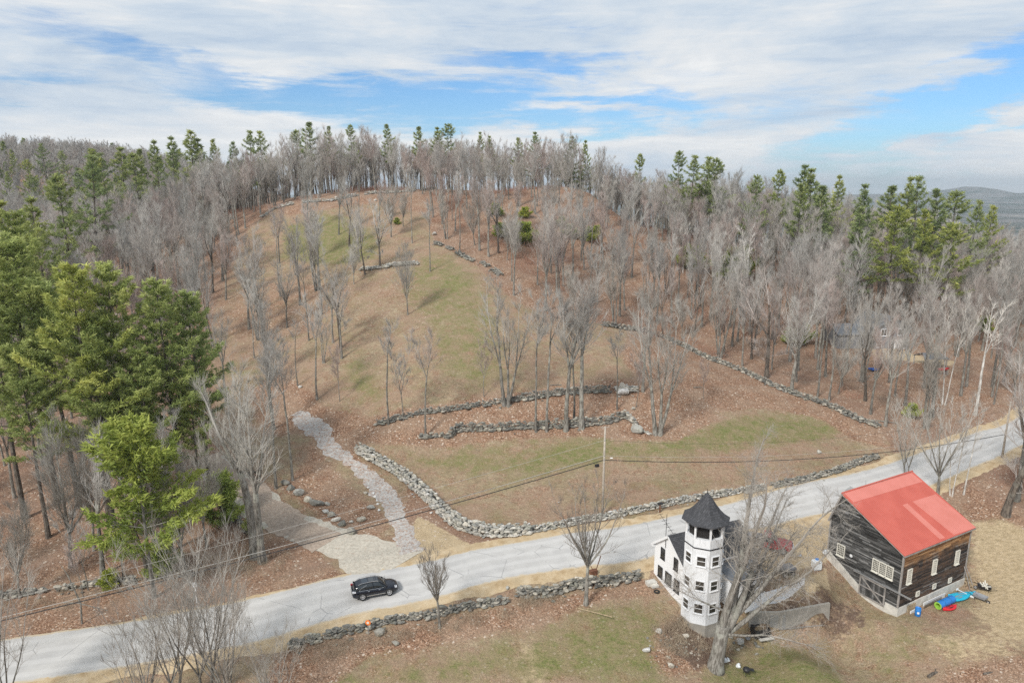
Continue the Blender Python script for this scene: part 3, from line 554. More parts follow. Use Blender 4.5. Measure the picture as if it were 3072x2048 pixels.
# ------------------------------------------------------------------ tree materials
def bark(name, lo, hi, lichen=.0, rnd=.25):
    m, nt, b = new_mat(name); co = nt.coord('Object'); f = nt.noise(nt.mapping(co, (3, 3, .6)), 2.2, 6, .7); r = nt.rnd()
    c = nt.mix(nt.mapr(f, .35, .65), lo, hi)
    if lichen: c = nt.mix(nt.mapr(nt.noise(co, .9, 4), .5, .62, 0, lichen), c, (.42, .43, .37))
    c = nt.mix(1., c, nt.ramp(r, [(0, (1 - rnd,) * 3), (1, (1 + rnd,) * 3)]), 'MULTIPLY')
    nt.l.new(c, b.inputs['Base Color']); b.inputs['Roughness'].default_value = .9; b.inputs['Specular IOR Level'].default_value = .2
    nt.l.new(nt.bump(f, .6, .05), b.inputs['Normal']); return m
bark('bark_grey', (.10, .09, .075), (.30, .285, .255), .4); bark('bark_dark', (.055, .045, .038), (.17, .145, .12), .15); bark('bark_birch', (.30, .28, .25), (.74, .72, .68), 0, .1)
def birch_fix():
    m, nt, b = new_mat('bark_birch2'); return m
def twig(name, stops):
    m, nt, b = new_mat(name); r = nt.rnd(); co = nt.coord('Object'); f = nt.noise(co, .35, 3)
    c = nt.ramp(r, stops); c = nt.mix(1., c, nt.ramp(f, [(.3, (.82,) * 3), (.7, (1.18,) * 3)]), 'MULTIPLY')
    nt.l.new(c, b.inputs['Base Color']); b.inputs['Roughness'].default_value = .85; b.inputs['Specular IOR Level'].default_value = .2; return m
twig('twigs', [(0, (.34, .325, .30)), (.35, (.44, .425, .395)), (.62, (.40, .37, .34)), (.85, (.38, .33, .30)), (1, (.50, .49, .46))])
twig('twigs_grey', [(0, (.33, .305, .27)), (1, (.44, .42, .38))]); twig('twigs_red', [(0, (.37, .295, .265)), (1, (.44, .375, .34))]); twig('twigs_dark', [(0, (.20, .17, .145)), (1, (.28, .25, .215))]); twig('twigs_dark2', [(0, (.24, .215, .185)), (1, (.30, .27, .235))]); twig('twigs_giant', [(0, (.29, .265, .235)), (1, (.33, .305, .27))]); twig('twigs_birch', [(0, (.55, .52, .47)), (1, (.68, .65, .6))])
def needles(name, lo, mid_, hi):
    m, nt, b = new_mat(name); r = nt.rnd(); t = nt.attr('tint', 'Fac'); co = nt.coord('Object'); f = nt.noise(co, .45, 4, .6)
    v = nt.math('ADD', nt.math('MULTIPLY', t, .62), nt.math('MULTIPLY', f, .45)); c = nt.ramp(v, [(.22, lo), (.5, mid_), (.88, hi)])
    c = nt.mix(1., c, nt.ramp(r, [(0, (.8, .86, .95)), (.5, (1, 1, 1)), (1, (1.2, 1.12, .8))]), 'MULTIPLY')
    nt.l.new(c, b.inputs['Base Color']); b.inputs['Roughness'].default_value = .7; b.inputs['Specular IOR Level'].default_value = .3
    tr = nt.n.new('ShaderNodeBsdfTranslucent'); nt.l.new(c, tr.inputs[0]); mx = nt.n.new('ShaderNodeMixShader'); mx.inputs[0].default_value = .3
    out = [n for n in nt.n if n.type == 'OUTPUT_MATERIAL'][0]; nt.l.new(b.outputs[0], mx.inputs[1]); nt.l.new(tr.outputs[0], mx.inputs[2]); nt.l.new(mx.outputs[0], out.inputs[0]); return m
needles('needles_near', (.075, .11, .04), (.30, .365, .11), (.66, .68, .26)); needles('needles_far', (.07, .10, .045), (.22, .28, .10), (.50, .53, .21)); needles('needles_yellow', (.10, .15, .035), (.29, .36, .075), (.56, .58, .15))
# ------------------------------------------------------------------ leafless hardwoods
def curve(rs, p, d, L, n, up, wob):
    pts = [p.copy()]; d = d.normalized(); st = L / n
    for _ in range(n):
        d = (d + Vector((0, 0, up)) + Vector(rs.randn(3)) * wob).normalized(); p = p + d * st; pts.append(p.copy())
    return pts
def hardwood(seed, H, fork=.4, nlead=3, spread=.3, crown=3., nb=14, nbl=9, ntw=6, r0=None, lean=(0, 0), low=.0, droop=0., twr=.011, stems=1, upk=.10):
    """a trunk that forks into leaders, branches, branchlets and twigs; returns trunk MB, crown MB"""
    rs = np.random.RandomState(seed); T = MB(); C = MB(); r0 = r0 or H * .0135
    leaders = []
    for sidx in range(stems):
        a = rs.uniform(0, 6.28) + sidx * 6.28 / stems; sp = 0 if stems == 1 else rs.uniform(.06, .16)
        base = Vector((math.cos(a), math.sin(a), 0)) * (0 if stems == 1 else r0 * 1.1); d = Vector((math.cos(a) * sp + lean[0], math.sin(a) * sp + lean[1], 1))
        hh = H * rs.uniform(.85, 1) if sidx else H; rr0 = r0 * (1 if stems == 1 else .72) * (.8 if sidx else 1)
        tr = curve(rs, base - Vector((0, 0, .4)), d, hh * fork + .4, 7, .03, .025)
        rad = [rr0 * (1.35 if k == 0 else 1.12 if k == 1 else 1 - .05 * k) for k in range(8)]; T.tube(tr, rad, 9)
        top = tr[-1]; dt = (tr[-1] - tr[-2]).normalized(); a0 = rs.uniform(0, 6.28)
        for k in range(nlead):
            aa = a0 + k * 6.2832 / nlead + rs.uniform(-.4, .4); s2 = spread * rs.uniform(.5, 1.2) * (0.15 if (k == 0 and nlead > 1) or nlead == 1 else 1)
            dd = (dt + Vector((math.cos(aa), math.sin(aa), 0)) * s2); L = hh * (1 - fork) * rs.uniform(.82, 1.0) * (1.0 if k == 0 else .9)
            pts = curve(rs, top, dd, L, 9, .05, .05); rr = rad[-1] * (.75 if nlead > 1 else .95)
            T.tube(pts[:5], [rr * (1 - .1 * q) for q in range(5)], 7, cap=False); C.tube(pts[4:], [rr * max(.10, .6 - .1 * q) for q in range(6)], 5, cap=False)
            leaders.append((pts, L, rr, (k * 7 + sidx)))
        for k in range(int(low * 10)):
            t = rs.uniform(.35, 1) ; i = min(6, int(t * 7)); aa = rs.uniform(0, 6.28); leaders.append((curve(rs, tr[i], Vector((math.cos(aa), math.sin(aa), .5)), crown * rs.uniform(.5, 1.1), 6, .05, .1), crown * .8, r0 * .18, -1))
            C.tube(leaders[-1][0], [r0 * .17 * (1 - .13 * q) for q in range(7)], 4, cap=False)
    for pts, L, rr, kind in leaders:
        m_ = nb if kind != -1 else max(3, nb // 3)
        for b_ in range(m_):
            t = (b_ + rs.rand()) / m_; t = .04 + .96 * t; f = t * (len(pts) - 1); i = min(len(pts) - 2, int(f)); p = pts[i].lerp(pts[i + 1], f - i); ax = (pts[i + 1] - pts[i]).normalized()
            aa = rs.uniform(0, 6.28); out = Vector((math.cos(aa), math.sin(aa), 0)); dd = ax * rs.uniform(.7, 1.1) + out * rs.uniform(.45, .9)
            bl = crown * (1.0 - .62 * t) * rs.uniform(.55, 1.1) * (.55 if kind == -1 else 1); br = max(.018, rr * .34 * (1 - .6 * t))
            bp = curve(rs, p, dd, bl, 5, upk - droop, .07); C.tube(bp, [br * (1 - .16 * q) for q in range(6)], 4, cap=False)
            for c_ in range(nbl):
                u = .15 + .85 * (c_ + rs.rand()) / nbl; g = u * 5; j = min(4, int(g)); q = bp[j].lerp(bp[j + 1], g - j); ax2 = (bp[j + 1] - bp[j]).normalized()
                d3 = ax2 * rs.uniform(.7, 1.1) + Vector(rs.randn(3)) * .38 + Vector((0, 0, .3 - droop * 3)); l3 = bl * .46 * (1.1 - .5 * u) * rs.uniform(.6, 1.3)
                cp = curve(rs, q, d3, l3, 2, upk - droop, .1); C.tube(cp, [br * .42, br * .3, br * .14], 3, cap=False)
                for w_ in range(ntw):
                    v = rs.uniform(.1, 1.); q2 = cp[0].lerp(cp[1], v * 2) if v < .5 else cp[1].lerp(cp[2], v * 2 - 1)
                    d4 = ((cp[2] - cp[0]).normalized() + Vector(rs.randn(3)) * .30 + Vector((0, 0, .25 - droop * 2))).normalized(); C.cone(q2, q2 + d4 * rs.uniform(.5, 1.35) * (crown / 3.2) ** .5, twr)
    return T, C
# ------------------------------------------------------------------ white pines
def pine(seed, H, bare_=.35, wid=4.2, per=5, dz=.75, nt_=26, needle=.42, nn=12, irr=.25, top=1., twr=.055, pw=.62, wf=.34):
    rs = np.random.RandomState(seed); T = MB(); C = MB(); r0 = H * .0115
    tr = curve(rs, Vector((0, 0, -.4)), Vector((0, 0, 1)), H + .2, 12, .25, .018); T.tube(tr, [r0 * (1.25 if k == 0 else 1) * max(.07, 1 - k / 12.6) for k in range(13)], 8)
    hgt = H * bare_; tip = tr[-1]
    def tuft(c, out, s, tn):
        for _ in range(nn):
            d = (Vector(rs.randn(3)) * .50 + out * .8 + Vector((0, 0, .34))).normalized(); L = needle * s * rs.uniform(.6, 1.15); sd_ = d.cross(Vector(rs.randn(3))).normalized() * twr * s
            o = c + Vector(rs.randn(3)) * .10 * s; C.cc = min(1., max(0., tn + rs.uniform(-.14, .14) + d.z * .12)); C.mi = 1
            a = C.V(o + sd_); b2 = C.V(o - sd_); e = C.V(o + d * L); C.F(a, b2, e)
        C.mi = 0; C.cc = 1.
    while hgt < H - .25:
        u = (hgt - H * bare_) / (H * (1 - bare_)); prof = math.sin(min(1, (u + .18) * 2.4) * 1.57) * (1 - u) ** pw * top + .07
        f = (hgt + .4) / (H + .2) * 12; i = min(11, int(f)); c0 = tr[i].lerp(tr[i + 1], f - i); a0 = rs.uniform(0, 6.28)
        for k in range(per):
            if rs.rand() < irr * .5 * (1 - u): continue
            aa = a0 + k * 6.2832 / per + rs.uniform(-.35, .35); L = max(.35, wid * prof * rs.uniform(1 - irr * 1.6, 1 + irr)); el_ = rs.uniform(.05, .35) + u * .75
            d = Vector((math.cos(aa), math.sin(aa), el_)); bp = curve(rs, c0, d, L, 5, .045 + .06 * u, .045); br = max(.02, r0 * .28 * (1 - u)); C.tube(bp, [br * (1 - .17 * q) for q in range(6)], 4, cap=False)
            side = Vector((-math.sin(aa), math.cos(aa), 0)); out = Vector((math.cos(aa), math.sin(aa), 0)); n = max(4, int(nt_ * L / wid)); tb = rs.uniform(.25, .75)
            for q in range(n):
                v = .22 + .78 * (q + rs.rand()) / n; g = v * 5; j = min(4, int(g)); pc = bp[j].lerp(bp[j + 1], g - j); wv = L * wf * math.sin(min(1., (1.12 - v) * 1.5) * 1.57)
                off = rs.uniform(-1, 1); pos = pc + side * off * wv + out * (-abs(off) * wv * .15 + wv * .25) + Vector((0, 0, rs.uniform(-.02, .16) * (1 + abs(off))))
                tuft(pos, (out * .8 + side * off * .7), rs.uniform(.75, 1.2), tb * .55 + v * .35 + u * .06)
        hgt += dz * rs.uniform(.75, 1.25) * (1.15 - .45 * u)
    for k in range(7): tuft(tip + Vector((0, 0, -.16 * k)), Vector((0, 0, 1)), .75, .7)
    return T, C
PROTO = {}
def reg(kind, T, C, H, bk, tw, mesh_name, cat):
    tm = T.mesh(mesh_name + '_trunk', MATS[bk]); cm = C.mesh(mesh_name + '_crown', [MATS[bk], MATS[tw]] if any(C.m) else MATS[tw])
    PROTO.setdefault(kind, []).append(dict(t=tm, c=cm, H=H, name=mesh_name, cat=cat, bk=bk, tw=tw))
for k in range(5): reg('maple', *hardwood(10 + k, 20, [.42, .36, .48, .4, .3][k], [3, 4, 3, 2, 4][k], [.32, .4, .28, .3, .36][k], [4.3, 4.9, 4.0, 3.9, 4.6][k], 15, 9, 6, twr=.009), 20, 'bark_grey', 'twigs', 'bare_tree', 'tree')
for k in range(3): reg('red', *hardwood(30 + k, 17, [.4, .45, .35][k], [3, 3, 4][k], .36, 3.8, 14, 9, 6, twr=.009), 17, 'bark_grey', 'twigs_red', 'bare_tree', 'tree')
for k in range(3): reg('pole', *hardwood(40 + k, 17, [.62, .55, .66][k], [1, 2, 2][k], .3, 2.9, 13, 8, 6, r0=.13, twr=.010), 17, 'bark_grey', 'twigs', 'bare_tree', 'tree')
for k in range(2): reg('wide', *hardwood(50 + k, 15, .22, 5, .55, 4.6, 15, 9, 7, twr=.009), 15, 'bark_grey', 'twigs_grey', 'bare_tree', 'tree')
for k in range(2): reg('multi', *hardwood(55 + k, 18, .3, 2, .26, 3.4, 11, 8, 6, stems=3 + k, r0=.3, twr=.010), 18, 'bark_grey', 'twigs_grey', 'bare_tree', 'tree')
for k in range(2): reg('dark', *hardwood(60 + k, 20, .35, 3, .4, 4.0, 14, 8, 6, low=.3, twr=.010), 20, 'bark_dark', 'twigs', 'bare_tree', 'tree')
for k in range(2): reg('birch', *hardwood(65 + k, 15, .5, 2, .3, 1.7, 9, 5, 4, r0=.12, stems=2 - k, lean=(.05, 0)), 15, 'bark_birch', 'twigs_birch', 'birch_tree', 'tree')
for k in range(3): reg('sapling', *hardwood(70 + k, 8, .3, 3, .35, 1.6, 8, 6, 5, r0=.06), 8, 'bark_grey', 'twigs_red' if k else 'twigs', 'sapling', 'sapling')
reg('vase', *hardwood(80, 7.6, .33, 8, .55, 1.7, 8, 5, 4, r0=.13, twr=.009), 7.6, 'bark_grey', 'twigs_dark2', 'bare_tree', 'tree')
reg('roadside', *hardwood(84, 15, .28, 8, .85, 3.0, 9, 6, 5, r0=.24, upk=.06, twr=.009), 15, 'bark_grey', 'twigs_dark2', 'bare_tree', 'tree')
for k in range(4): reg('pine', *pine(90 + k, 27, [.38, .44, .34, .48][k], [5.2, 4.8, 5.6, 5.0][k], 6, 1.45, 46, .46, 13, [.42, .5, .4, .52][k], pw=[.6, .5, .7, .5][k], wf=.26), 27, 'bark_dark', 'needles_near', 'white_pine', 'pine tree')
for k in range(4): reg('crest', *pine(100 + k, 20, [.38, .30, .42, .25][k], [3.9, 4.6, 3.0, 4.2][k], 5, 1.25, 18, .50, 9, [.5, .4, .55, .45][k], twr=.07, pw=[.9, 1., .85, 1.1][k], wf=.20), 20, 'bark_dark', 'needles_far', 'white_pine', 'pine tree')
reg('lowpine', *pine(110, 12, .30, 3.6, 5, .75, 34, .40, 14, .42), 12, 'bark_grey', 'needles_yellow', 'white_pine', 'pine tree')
reg('nearwide', *hardwood(130, 13, .2, 6, .6, 4.4, 9, 6, 4, twr=.008, r0=.2), 13, 'bark_grey', 'twigs_grey', 'bare_tree', 'tree'); reg('nearwide', *hardwood(131, 13, .15, 4, .5, 4.0, 9, 6, 4, twr=.008, stems=2, r0=.2), 13, 'bark_grey', 'twigs_grey', 'bare_tree', 'tree')
reg('oldtwin', *hardwood(133, 18, .40, 3, .26, 3.4, 14, 8, 6, r0=.62, stems=2, twr=.010), 18, 'bark_grey', 'twigs_grey', 'bare_tree', 'tree')
reg('hemlock', *pine(111, 3.2, .05, 2.1, 6, .35, 22, .30, 12, .3), 3.2, 'bark_grey', 'needles_yellow', 'young_hemlock', 'young tree')
NR = [0]
def put(kind, loc, H, label, group=None, k=None, rz=None, single=False, wide=1., seed=None):
    rs = np.random.RandomState(seed if seed is not None else NR[0] * 13 + 5); NR[0] += 1
    P = PROTO[kind]; p = P[(rs.randint(len(P)) if k is None else k) % len(P)]; s = H / p['H']; rz = rs.uniform(0, 6.28) if rz is None else rz
    if single:
        if 'j' not in p:
            import bmesh
            j = p['c'].copy(); j.name = p['name']; j.materials.clear(); nm = len(p['c'].materials)
            for mm in p['c'].materials: j.materials.append(mm)
            bm = bmesh.new(); bm.from_mesh(p['c']); n0 = len(bm.faces); bm.from_mesh(p['t']); bm.faces.ensure_lookup_table(); bki = nm if nm == 1 else 0
            for f_ in bm.faces[n0:]: f_.material_index = bki
            if nm == 1: j.materials.append(MATS[p['bk']])
            bm.to_mesh(j); bm.free(); p['j'] = j
        r = bpy.data.objects.new(p['name'], p['j']); COL.objects.link(r)
    else:
        r = bpy.data.objects.new(p['name'], None); COL.objects.link(r); r.empty_display_size = .3
        for nm, me_ in (('trunk', p['t']), ('crown', p['c'])):
            o = bpy.data.objects.new(nm, me_); COL.objects.link(o); o.parent = r
    r.location = loc; r.rotation_euler = (0, 0, rz); r.scale = (s * wide, s * wide, s); tag(r, label, p['cat'], group); return r
def height_to(p, ytop):
    """height a thing standing at world point p needs to reach photo row ytop"""
    r = ray(PCX + FP * p[0] / max(1e-6, p[1]) * 1.0, ytop); r = r / r[1]; return max(1.5, CAMH + r[2] * p[1] - p[2])
OCC = []
def place(kind, x, y, ytop, label, group=None, S=True, **kw):
    p = ground(x, y) if S else gd(x, y); OCC.append((p.x, p.y)); kw['wide'] = kw.get('wide', 1.) * (1.22 if kind in ('maple', 'pole', 'multi', 'dark') else 1.); return put(kind, p, height_to(p, ytop if S else ytop * 1.3061), label, group, **kw)
# --- single trees one can point to, x, y of the foot and y of the top in photo pixels
place('multi', 1517, 1223, 822, 'broad bare maple with spreading leaders standing at the upper terrace wall', k=0, wide=1.05)
place('pole', 1608, 1295, 925, 'slim bare tree, leftmost of the row in front of the lower terrace wall'); place('pole', 1640, 1293, 880, 'straight slim grey tree, second in the row before the lower terrace wall', k=2)
place('maple', 1698, 1291, 850, 'thick dark bare maple in the middle of the row before the lower terrace wall', k=0); place('maple', 1745, 1284, 826, 'tall grey maple, rightmost of the row before the lower terrace wall', k=2)
place('pole', 1722, 1262, 905, 'leaning bare tree behind the two thick maples of the terrace row', k=1)
place('maple', 1928, 1174, 900, 'dark bare tree at the right end of the upper terrace wall', k=3); place('multi', 1973, 1310, 868, 'big twin-stemmed grey maple beside the pointed boulder', k=0, wide=1.1)
place('sapling', 1908, 1221, 1040, 'thin young tree on the terrace left of the big twin maple'); place('pole', 1165, 1272, 957, 'slim bare tree at the left end of the upper terrace wall', k=0)
place('sapling', 1210, 1261, 1002, 'thin sapling standing on the left end of the upper terrace wall'); place('pole', 1277, 1310, 985, 'bare tree at the left end of the lower terrace wall', k=1)
place('wide', 1223, 944, 729, 'lone many-stemmed bare tree in the middle of the hillside field', k=1, wide=.8); place('dark', 1140, 805, 600, 'dark leaning tree at the stone heap in the upper field', k=0)
place('pole', 1290, 814, 610, 'thin bare tree right of the stone heap'); place('multi', 781, 1020, 790, 'big many-stemmed bare tree on the left edge of the field', k=1, wide=1.3)
place('maple', 821, 1287, 984, 'tall pale bare tree where the gravel track enters the wood', k=2); place('pole', 878, 1440, 1050, 'straight dark slim tree on the strip beside the gravel track', k=2)
place('pole', 828, 1464, 1010, 'grey slim tree at the top of the boulder row', k=1); place('pole', 893, 1156, 957, 'slim tree in the lower left of the field', k=0); place('pole', 951, 1198, 880, 'tall thin tree above the gravel track', k=1)
place('multi', 969, 1091, 905, 'small three-stemmed tree in the left of the field', k=0, wide=.8); place('sapling', 1020, 1203, 1024, 'thin sapling above the gravel track, right of the three-stemmed tree'); place('pole', 955, 845, 645, 'grey tree below the upper field beside the brush', k=2)
place('multi', 888, 825, 672, 'forked tree left of the upper field', k=1, wide=.8); place('sapling', 1452, 1190, 1010, 'thin bare sapling in the field above the terraces', k=1)
place('oldtwin', 790, 1672, 1090, 'thick twin-trunked grey tree beside the gravel driveway by the road')
place('dark', 2299, 1132, 790, 'dark trunk leaning right at the boundary wall of the right-hand woods', k=1, wide=1.2); place('maple', 2374, 1176, 850, 'grey maple with rooted foot on the boundary wall', k=4, wide=1.1)
place('multi', 2157, 1072, 800, 'clump of grey stems just behind the boundary wall', k=0); place('pole', 2452, 1189, 880, 'pale double stem behind the boundary wall', k=2); place('pole', 2487, 1202, 900, 'slim stem right of the pale double one', k=0)
place('dark', 2595, 1202, 870, 'dark leaning trunk in the leaf-covered wood near the wall end', k=0, wide=.8); place('pole', 2684, 1189, 900, 'dark slim trunk below the grey house', k=1)
place('sapling', 2110, 1197, 1070, 'broken bare trunk alone on the leafy slope left of the boundary wall', k=2); place('pole', 1851, 1228, 1000, 'pale straight dead pole tree on the terrace', k=2)
place('birch', 2923, 1246, 880, 'white birch leaning right at the bend of the road', k=1, wide=1.4); place('birch', 2854, 1487, 1175, 'white birch clump standing behind the barn roof', k=0); place('birch', 2890, 1483, 1200, 'thin white birch right of the birch clump behind the barn', k=1)
place('birch', 2830, 1215, 860, 'white birch among grey trees beyond the road', k=0); place('birch', 2615, 1050, 880, 'thin white birch stem in front of the grey house gable', k=1, wide=.6)
place('birch', 2960, 1010, 760, 'white birch crown high in the right-hand woods', k=0); place('birch', 2230, 960, 660, 'pale forked birch in the right-hand woods', k=1, wide=1.3); place('birch', 2050, 820, 640, 'pale tree among grey ones on the ridge slope', k=0)
place('nearwide', 2722, 1440, 1190, 'dark bare clump behind the ridge of the red barn roof', k=1); place('nearwide', 2812, 1492, 1170, 'leaning group of stems behind the right end of the barn roof', k=0)
place('dark', 3017, 1545, 1010, 'big forked dark tree at the right edge beside the road', k=0, wide=1.25); place('maple', 3050, 1500, 1020, 'grey bare tree on the right edge just behind the big forked one', k=3)
place('vase', 1319, 1882, 1638, 'small vase-shaped bare tree at the low roadside wall in front of the car'); place('roadside', 1757, 1812, 1405, 'bare roadside tree with open ascending crown left of the white house')
# near clumps along the lower left edge: their feet stand below the frame
for x, y, yt, kd, lb in [(520, 2110, 1590, 'nearwide', 'big bare thicket tree at the lower left in front of the road'), (620, 2090, 1540, 'nearwide', 'upright many-stemmed bare tree over the road at lower left'), (700, 2140, 1650, 'nearwide', 'bare spreading tree right of the many-stemmed one at lower left'),
    (430, 2160, 1760, 'nearwide', 'low twiggy bare tree at the bottom edge left of the thicket'), (20, 2190, 1640, 'nearwide', 'bare twiggy tree in the bottom left corner'), (820, 2200, 1860, 'nearwide', 'low bare brush tree at the bottom edge under the roadside wall')]:
    place(kd, x, y, yt, lb, wide=1.)
# left wood along the road
for x, y, yt, kd, lb in [(60, 1793, 1500, 'wide', 'pale crooked bare tree at the far left by the mossy wall'), (213, 1700, 1262, 'wide', 'pale branching bare tree in the pine wood edge, left part'), (310, 1725, 1300, 'maple', 'pale bare tree in front of the pines at left'),
    (283, 1650, 1290, 'wide', 'pale twiggy bare tree just right of the branching one under the pines'), (445, 1735, 1330, 'dark', 'dark trunk under the low yellow-green pine'), (515, 1655, 1230, 'dark', 'dark leaning trunk in front of the pine wood'), (560, 1720, 1350, 'wide', 'bare grey tree at the right end of the pine wood'),
    (250, 1790, 1610, 'sapling', 'leaning pale sapling at the roadside under the pines'), (265, 1770, 1520, 'sapling', 'thin sapling behind the leaning pale one'), (620, 1640, 1330, 'wide', 'bare branching tree left of the thick twin trunk'), (370, 1740, 1560, 'pole', 'small stem beneath the yellow-green pine')]:
    place(kd, x, y, yt, lb)
# pines of the left wood, by the photo pixel of their tip and their distance
def pine_at(kind, x, ytop, Yd, label, group=None, **kw):
    r = ray(x, ytop); r = r / r[1]; X = r[0] * Yd; top = CAMH + r[2] * Yd; z = float(hz(X, Yd)); OCC.append((X, Yd)); return put(kind, Vector((X, Yd, z)), max(3, top - z), label, group, **kw)
for x, yt, Yd, kd, lb in [(230, 800, 80, 'pine', 'tall yellow-green white pine in the middle of the left wood'), (325, 800, 82, 'pine', 'tall green white pine just right of the wood middle'), (485, 845, 84, 'pine', 'dark green pine with lopsided crown at the right of the left wood'),
    (575, 880, 87, 'pine', 'pine at the right edge of the left wood with a raised side limb'), (410, 1050, 80, 'pine', 'lower bright green pine in front of the tall ones'), (560, 1110, 83, 'pine', 'bushy lower pine at the right corner of the left wood'),
    (60, 720, 86, 'pine', 'pale green pine at the left edge of the frame'), (145, 850, 85, 'pine', 'pale pine in front at the left edge'), (-30, 900, 83, 'pine', 'pine partly cut by the left edge'), (30, 640, 112, 'pine', 'dark pine behind at the far left'),
    (260, 950, 80, 'pine', 'front pine in the left half of the wood'), (60, 1050, 79, 'pine', 'low front pine at the left edge'), (170, 520, 150, 'crest', 'pointed dark pine above the grey hardwoods at left'), (95, 590, 135, 'crest', 'leaning dark pine at left behind the green ones'), (250, 465, 175, 'crest', 'dark pine at the top of the left hardwoods'), (0, 600, 125, 'crest', 'dark pine at the extreme left')]:
    pine_at(kd, x, yt, Yd, lb, wide=1.12 if kd == 'pine' else 1.2)
pine_at('lowpine', 400, 1270, 67, 'low bright yellow-green pine in front of the wood near the road', wide=1.1)
for x, y, yt, lb in [(485, 1722, 1640, 'small yellow-green hemlock at the foot of the wood'), (330, 1762, 1715, 'tiny flat evergreen seedling by the mossy wall'), (760, 1600, 1555, 'dark evergreen shrub behind the thick twin trunk'), (665, 1560, 1440, 'young evergreen beside the leafy drive end')]: place('hemlock', x, y, yt, lb)
# pines along the skyline
CR = [(355, 322, 222), (390, 313, 218), (430, 300, 214), (455, 318, 216), (495, 320, 220), (535, 326, 224), (565, 300, 218), (600, 302, 222), (680, 297, 222), (710, 283, 208), (755, 292, 210), (805, 285, 212), (888, 288, 214), (962, 293, 218), (1000, 292, 222), (1030, 283, 220), (1100, 303, 224),
      (1127, 312, 226), (1190, 318, 228), (1225, 303, 226), (1310, 313, 226), (1348, 322, 228), (1470, 352, 230), (1560, 345, 222), (1587, 357, 214), (1620, 360, 220), (1645, 362, 216), (1740, 400, 195), (1792, 388, 214), (1845, 378, 212), (1872, 386, 208), (1840, 425, 190), (1890, 430, 188), (1927, 402, 205), (1995, 422, 196),
      (1985, 475, 168), (2050, 430, 190), (2090, 405, 188), (2117, 405, 184), (2065, 468, 166), (2125, 485, 163), (2152, 438, 182), (2196, 436, 186), (2240, 460, 190), (2272, 472, 194), (2190, 510, 158), (210, 345, 230), (240, 352, 236), (275, 338, 250), (320, 345, 240), (25, 345, 330), (100, 330, 340), (60, 365, 300), (20, 395, 285), (75, 405, 280), (140, 345, 330), (175, 385, 280), (305, 350, 220), (130, 400, 260)]
ORD = 'first second third fourth fifth sixth seventh eighth ninth tenth eleventh twelfth thirteenth fourteenth fifteenth sixteenth seventeenth eighteenth nineteenth twentieth'.split(); ORD += ['twenty-' + q for q in ORD[:9]] + ['thirtieth']
CR.sort(); cnt = {}
for i, (x, y, Yd) in enumerate(CR):
    S_ = D(x, y); zk = 0 if 340 < x < 1500 else 1 if x >= 1500 else 2; cnt[zk] = cnt.get(zk, 0) + 1
    grp = ('pines on the skyline', 'pine stand on the right shoulder of the hill', 'scattered pines on the far left hill')[zk]
    lb = ORD[cnt[zk] - 1] + (' from the left of the dark pointed pines on the hilltop skyline', ' from the left in the green pine stand on the right shoulder', ' from the left of the small pines over the far left hardwoods')[zk]
    Yd = Yd + (20 if zk == 0 else 0)
    pine_at('crest', S_[0], S_[1], Yd, lb, grp, wide=1.1 * (.8 + .55 * ((i * 37) % 17) / 17.))
YE = sorted([(1140, 495, 470), (1205, 500, 478), (1150, 545, 515), (1205, 560, 515), (1290, 520, 500), (1310, 545, 518), (1355, 555, 525), (1370, 540, 520), (912, 515, 503), (2092, 958, 930), (1590, 620, 570), (1690, 640, 575), (1830, 790, 745), (2260, 760, 730)])
for q_, (x, y, yt) in enumerate(YE): 
    place('hemlock', *D(x, y), yt * 1.3061, ORD[q_] + ' from the left of the small young evergreens scattered through the upper and right-hand woods', 'young evergreens in the woods', wide=1.3, single=True)
